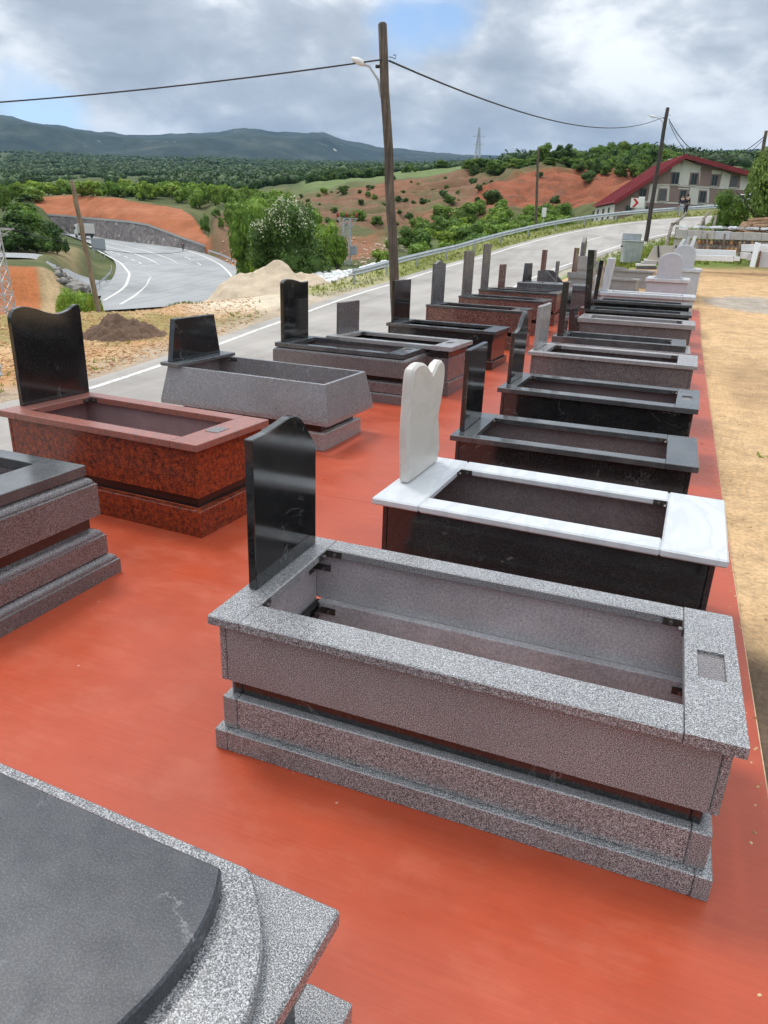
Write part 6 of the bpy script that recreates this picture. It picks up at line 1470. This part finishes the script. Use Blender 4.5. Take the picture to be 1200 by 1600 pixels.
# the far wood, past counting
def far_wood():
    bm = bmesh.new(); bmesh.ops.create_icosphere(bm, subdivisions=1, radius=1); bv = np.array([v.co[:] for v in bm.verts]); bf = np.array([[v.index for v in f.verts] for f in bm.faces]); bm.free()
    r = np.random.default_rng(5); cnt = 12000; u = r.uniform(-60, 1240, cnt); d = np.exp(r.uniform(math.log(300), math.log(2500), cnt)); az = np.interp(u, AZV, AZU); x = d*np.sin(az); y = d*np.cos(az); z = hza(x, y); dens = fbm(x/130., y/130., 61)
    k = ~((u > 470) & (u < 780) & (d < 450)) & ~((u > 700) & (d < 330)) & (dens > .43+.07*(d < 600)); x, y, z, d = x[k], y[k], z[k], d[k]; n = len(x)
    s = r.uniform(2.2, 4.2, n)*(1+d/2600.)
    v = bv[None]*(1+.20*r.normal(size=(n, len(bv), 1)))*np.stack([s, s, s*.78], 1)[:, None, :]*.82+np.stack([x, y, z+s*.5], 1)[:, None, :]
    V1 = v.reshape(-1, 3); F1 = (bf[None]+(np.arange(n)*len(bv))[:, None, None]).reshape(-1, 3)
    q = 34; dr = r.normal(size=(n, q, 3)); dr /= np.linalg.norm(dr, axis=2, keepdims=True); c = dr*r.uniform(.75, 1.12, (n, q, 1))*np.stack([s, s, s*.8], 1)[:, None, :]+np.stack([x, y, z+s*.55], 1)[:, None, :]
    nn = dr*.6+r.normal(size=(n, q, 3))*.6; a = np.cross(nn, r.normal(size=(n, q, 3))); a /= np.linalg.norm(a, axis=2, keepdims=True); b = np.cross(nn/np.linalg.norm(nn, axis=2, keepdims=True), a); e = (s*.24)[:, None, None]*r.uniform(.6, 1.3, (n, q, 1))
    V2 = np.stack([c+a*e, c+b*e*.8, c-a*e], 2).reshape(-1, 3); F2 = np.arange(len(V2)).reshape(-1, 3)+len(V1)
    me = bpy.data.meshes.new('far_wood'); V = np.r_[V1, V2]; Fc = np.r_[F1, F2]
    me.vertices.add(len(V)); me.vertices.foreach_set('co', V.ravel()); me.loops.add(Fc.size); me.loops.foreach_set('vertex_index', Fc.ravel()); me.polygons.add(len(Fc)); me.polygons.foreach_set('loop_start', np.arange(len(Fc))*3); me.update(calc_edges=True)
    me.materials.append(M['leaf_far']); link('far_wood', me, kind='stuff')
far_wood()

ORD = 'first second third fourth fifth sixth seventh eighth ninth tenth eleventh twelfth thirteenth fourteenth fifteenth sixteenth seventeenth eighteenth nineteenth twentieth twenty-first twenty-second twenty-third twenty-fourth twenty-fifth twenty-sixth twenty-seventh'.split()
rows = {'bright green trees behind the blossoming tree': '%s from the left of the bright green trees behind the blossoming tree', 'trees above the slip road': 'dense tree above the slip road, %s from the left of its clump',
 'shrubs on the bank above the yard': 'low shrub on the grass bank above the stone yard, %s from the left', 'young trees by the slender pole': 'young leafy tree near the slender leaning pole, %s from the left',
 'separate trees on the pasture': 'lone tree on the pasture right of the tall pole, %s from the left', 'bushes at the end of the red cut': 'green bush on the broken end of the red cut, %s from the left',
 'bushes dotted over the brown slope': 'bush dotted over the brown slope beyond the ravine, %s from the left', 'grove of trees on the pasture': 'dark tree in the grove on the pasture edge, %s from the left',
 'trees on top of the red cliff': 'tree along the top of the red cliff, %s from the left', 'trees behind the right of the building': 'tree above the right half of the building roof, %s from the left'}
for gname, tpl in rows.items():
    L_ = sorted([o for o in COL.objects if o.parent is None and o.get('group') == gname], key=lambda o: math.atan2(o.location.x, o.location.y))
    if len(L_) <= len(ORD):
        for k, o in enumerate(L_): o['label'] = tpl % ORD[k]
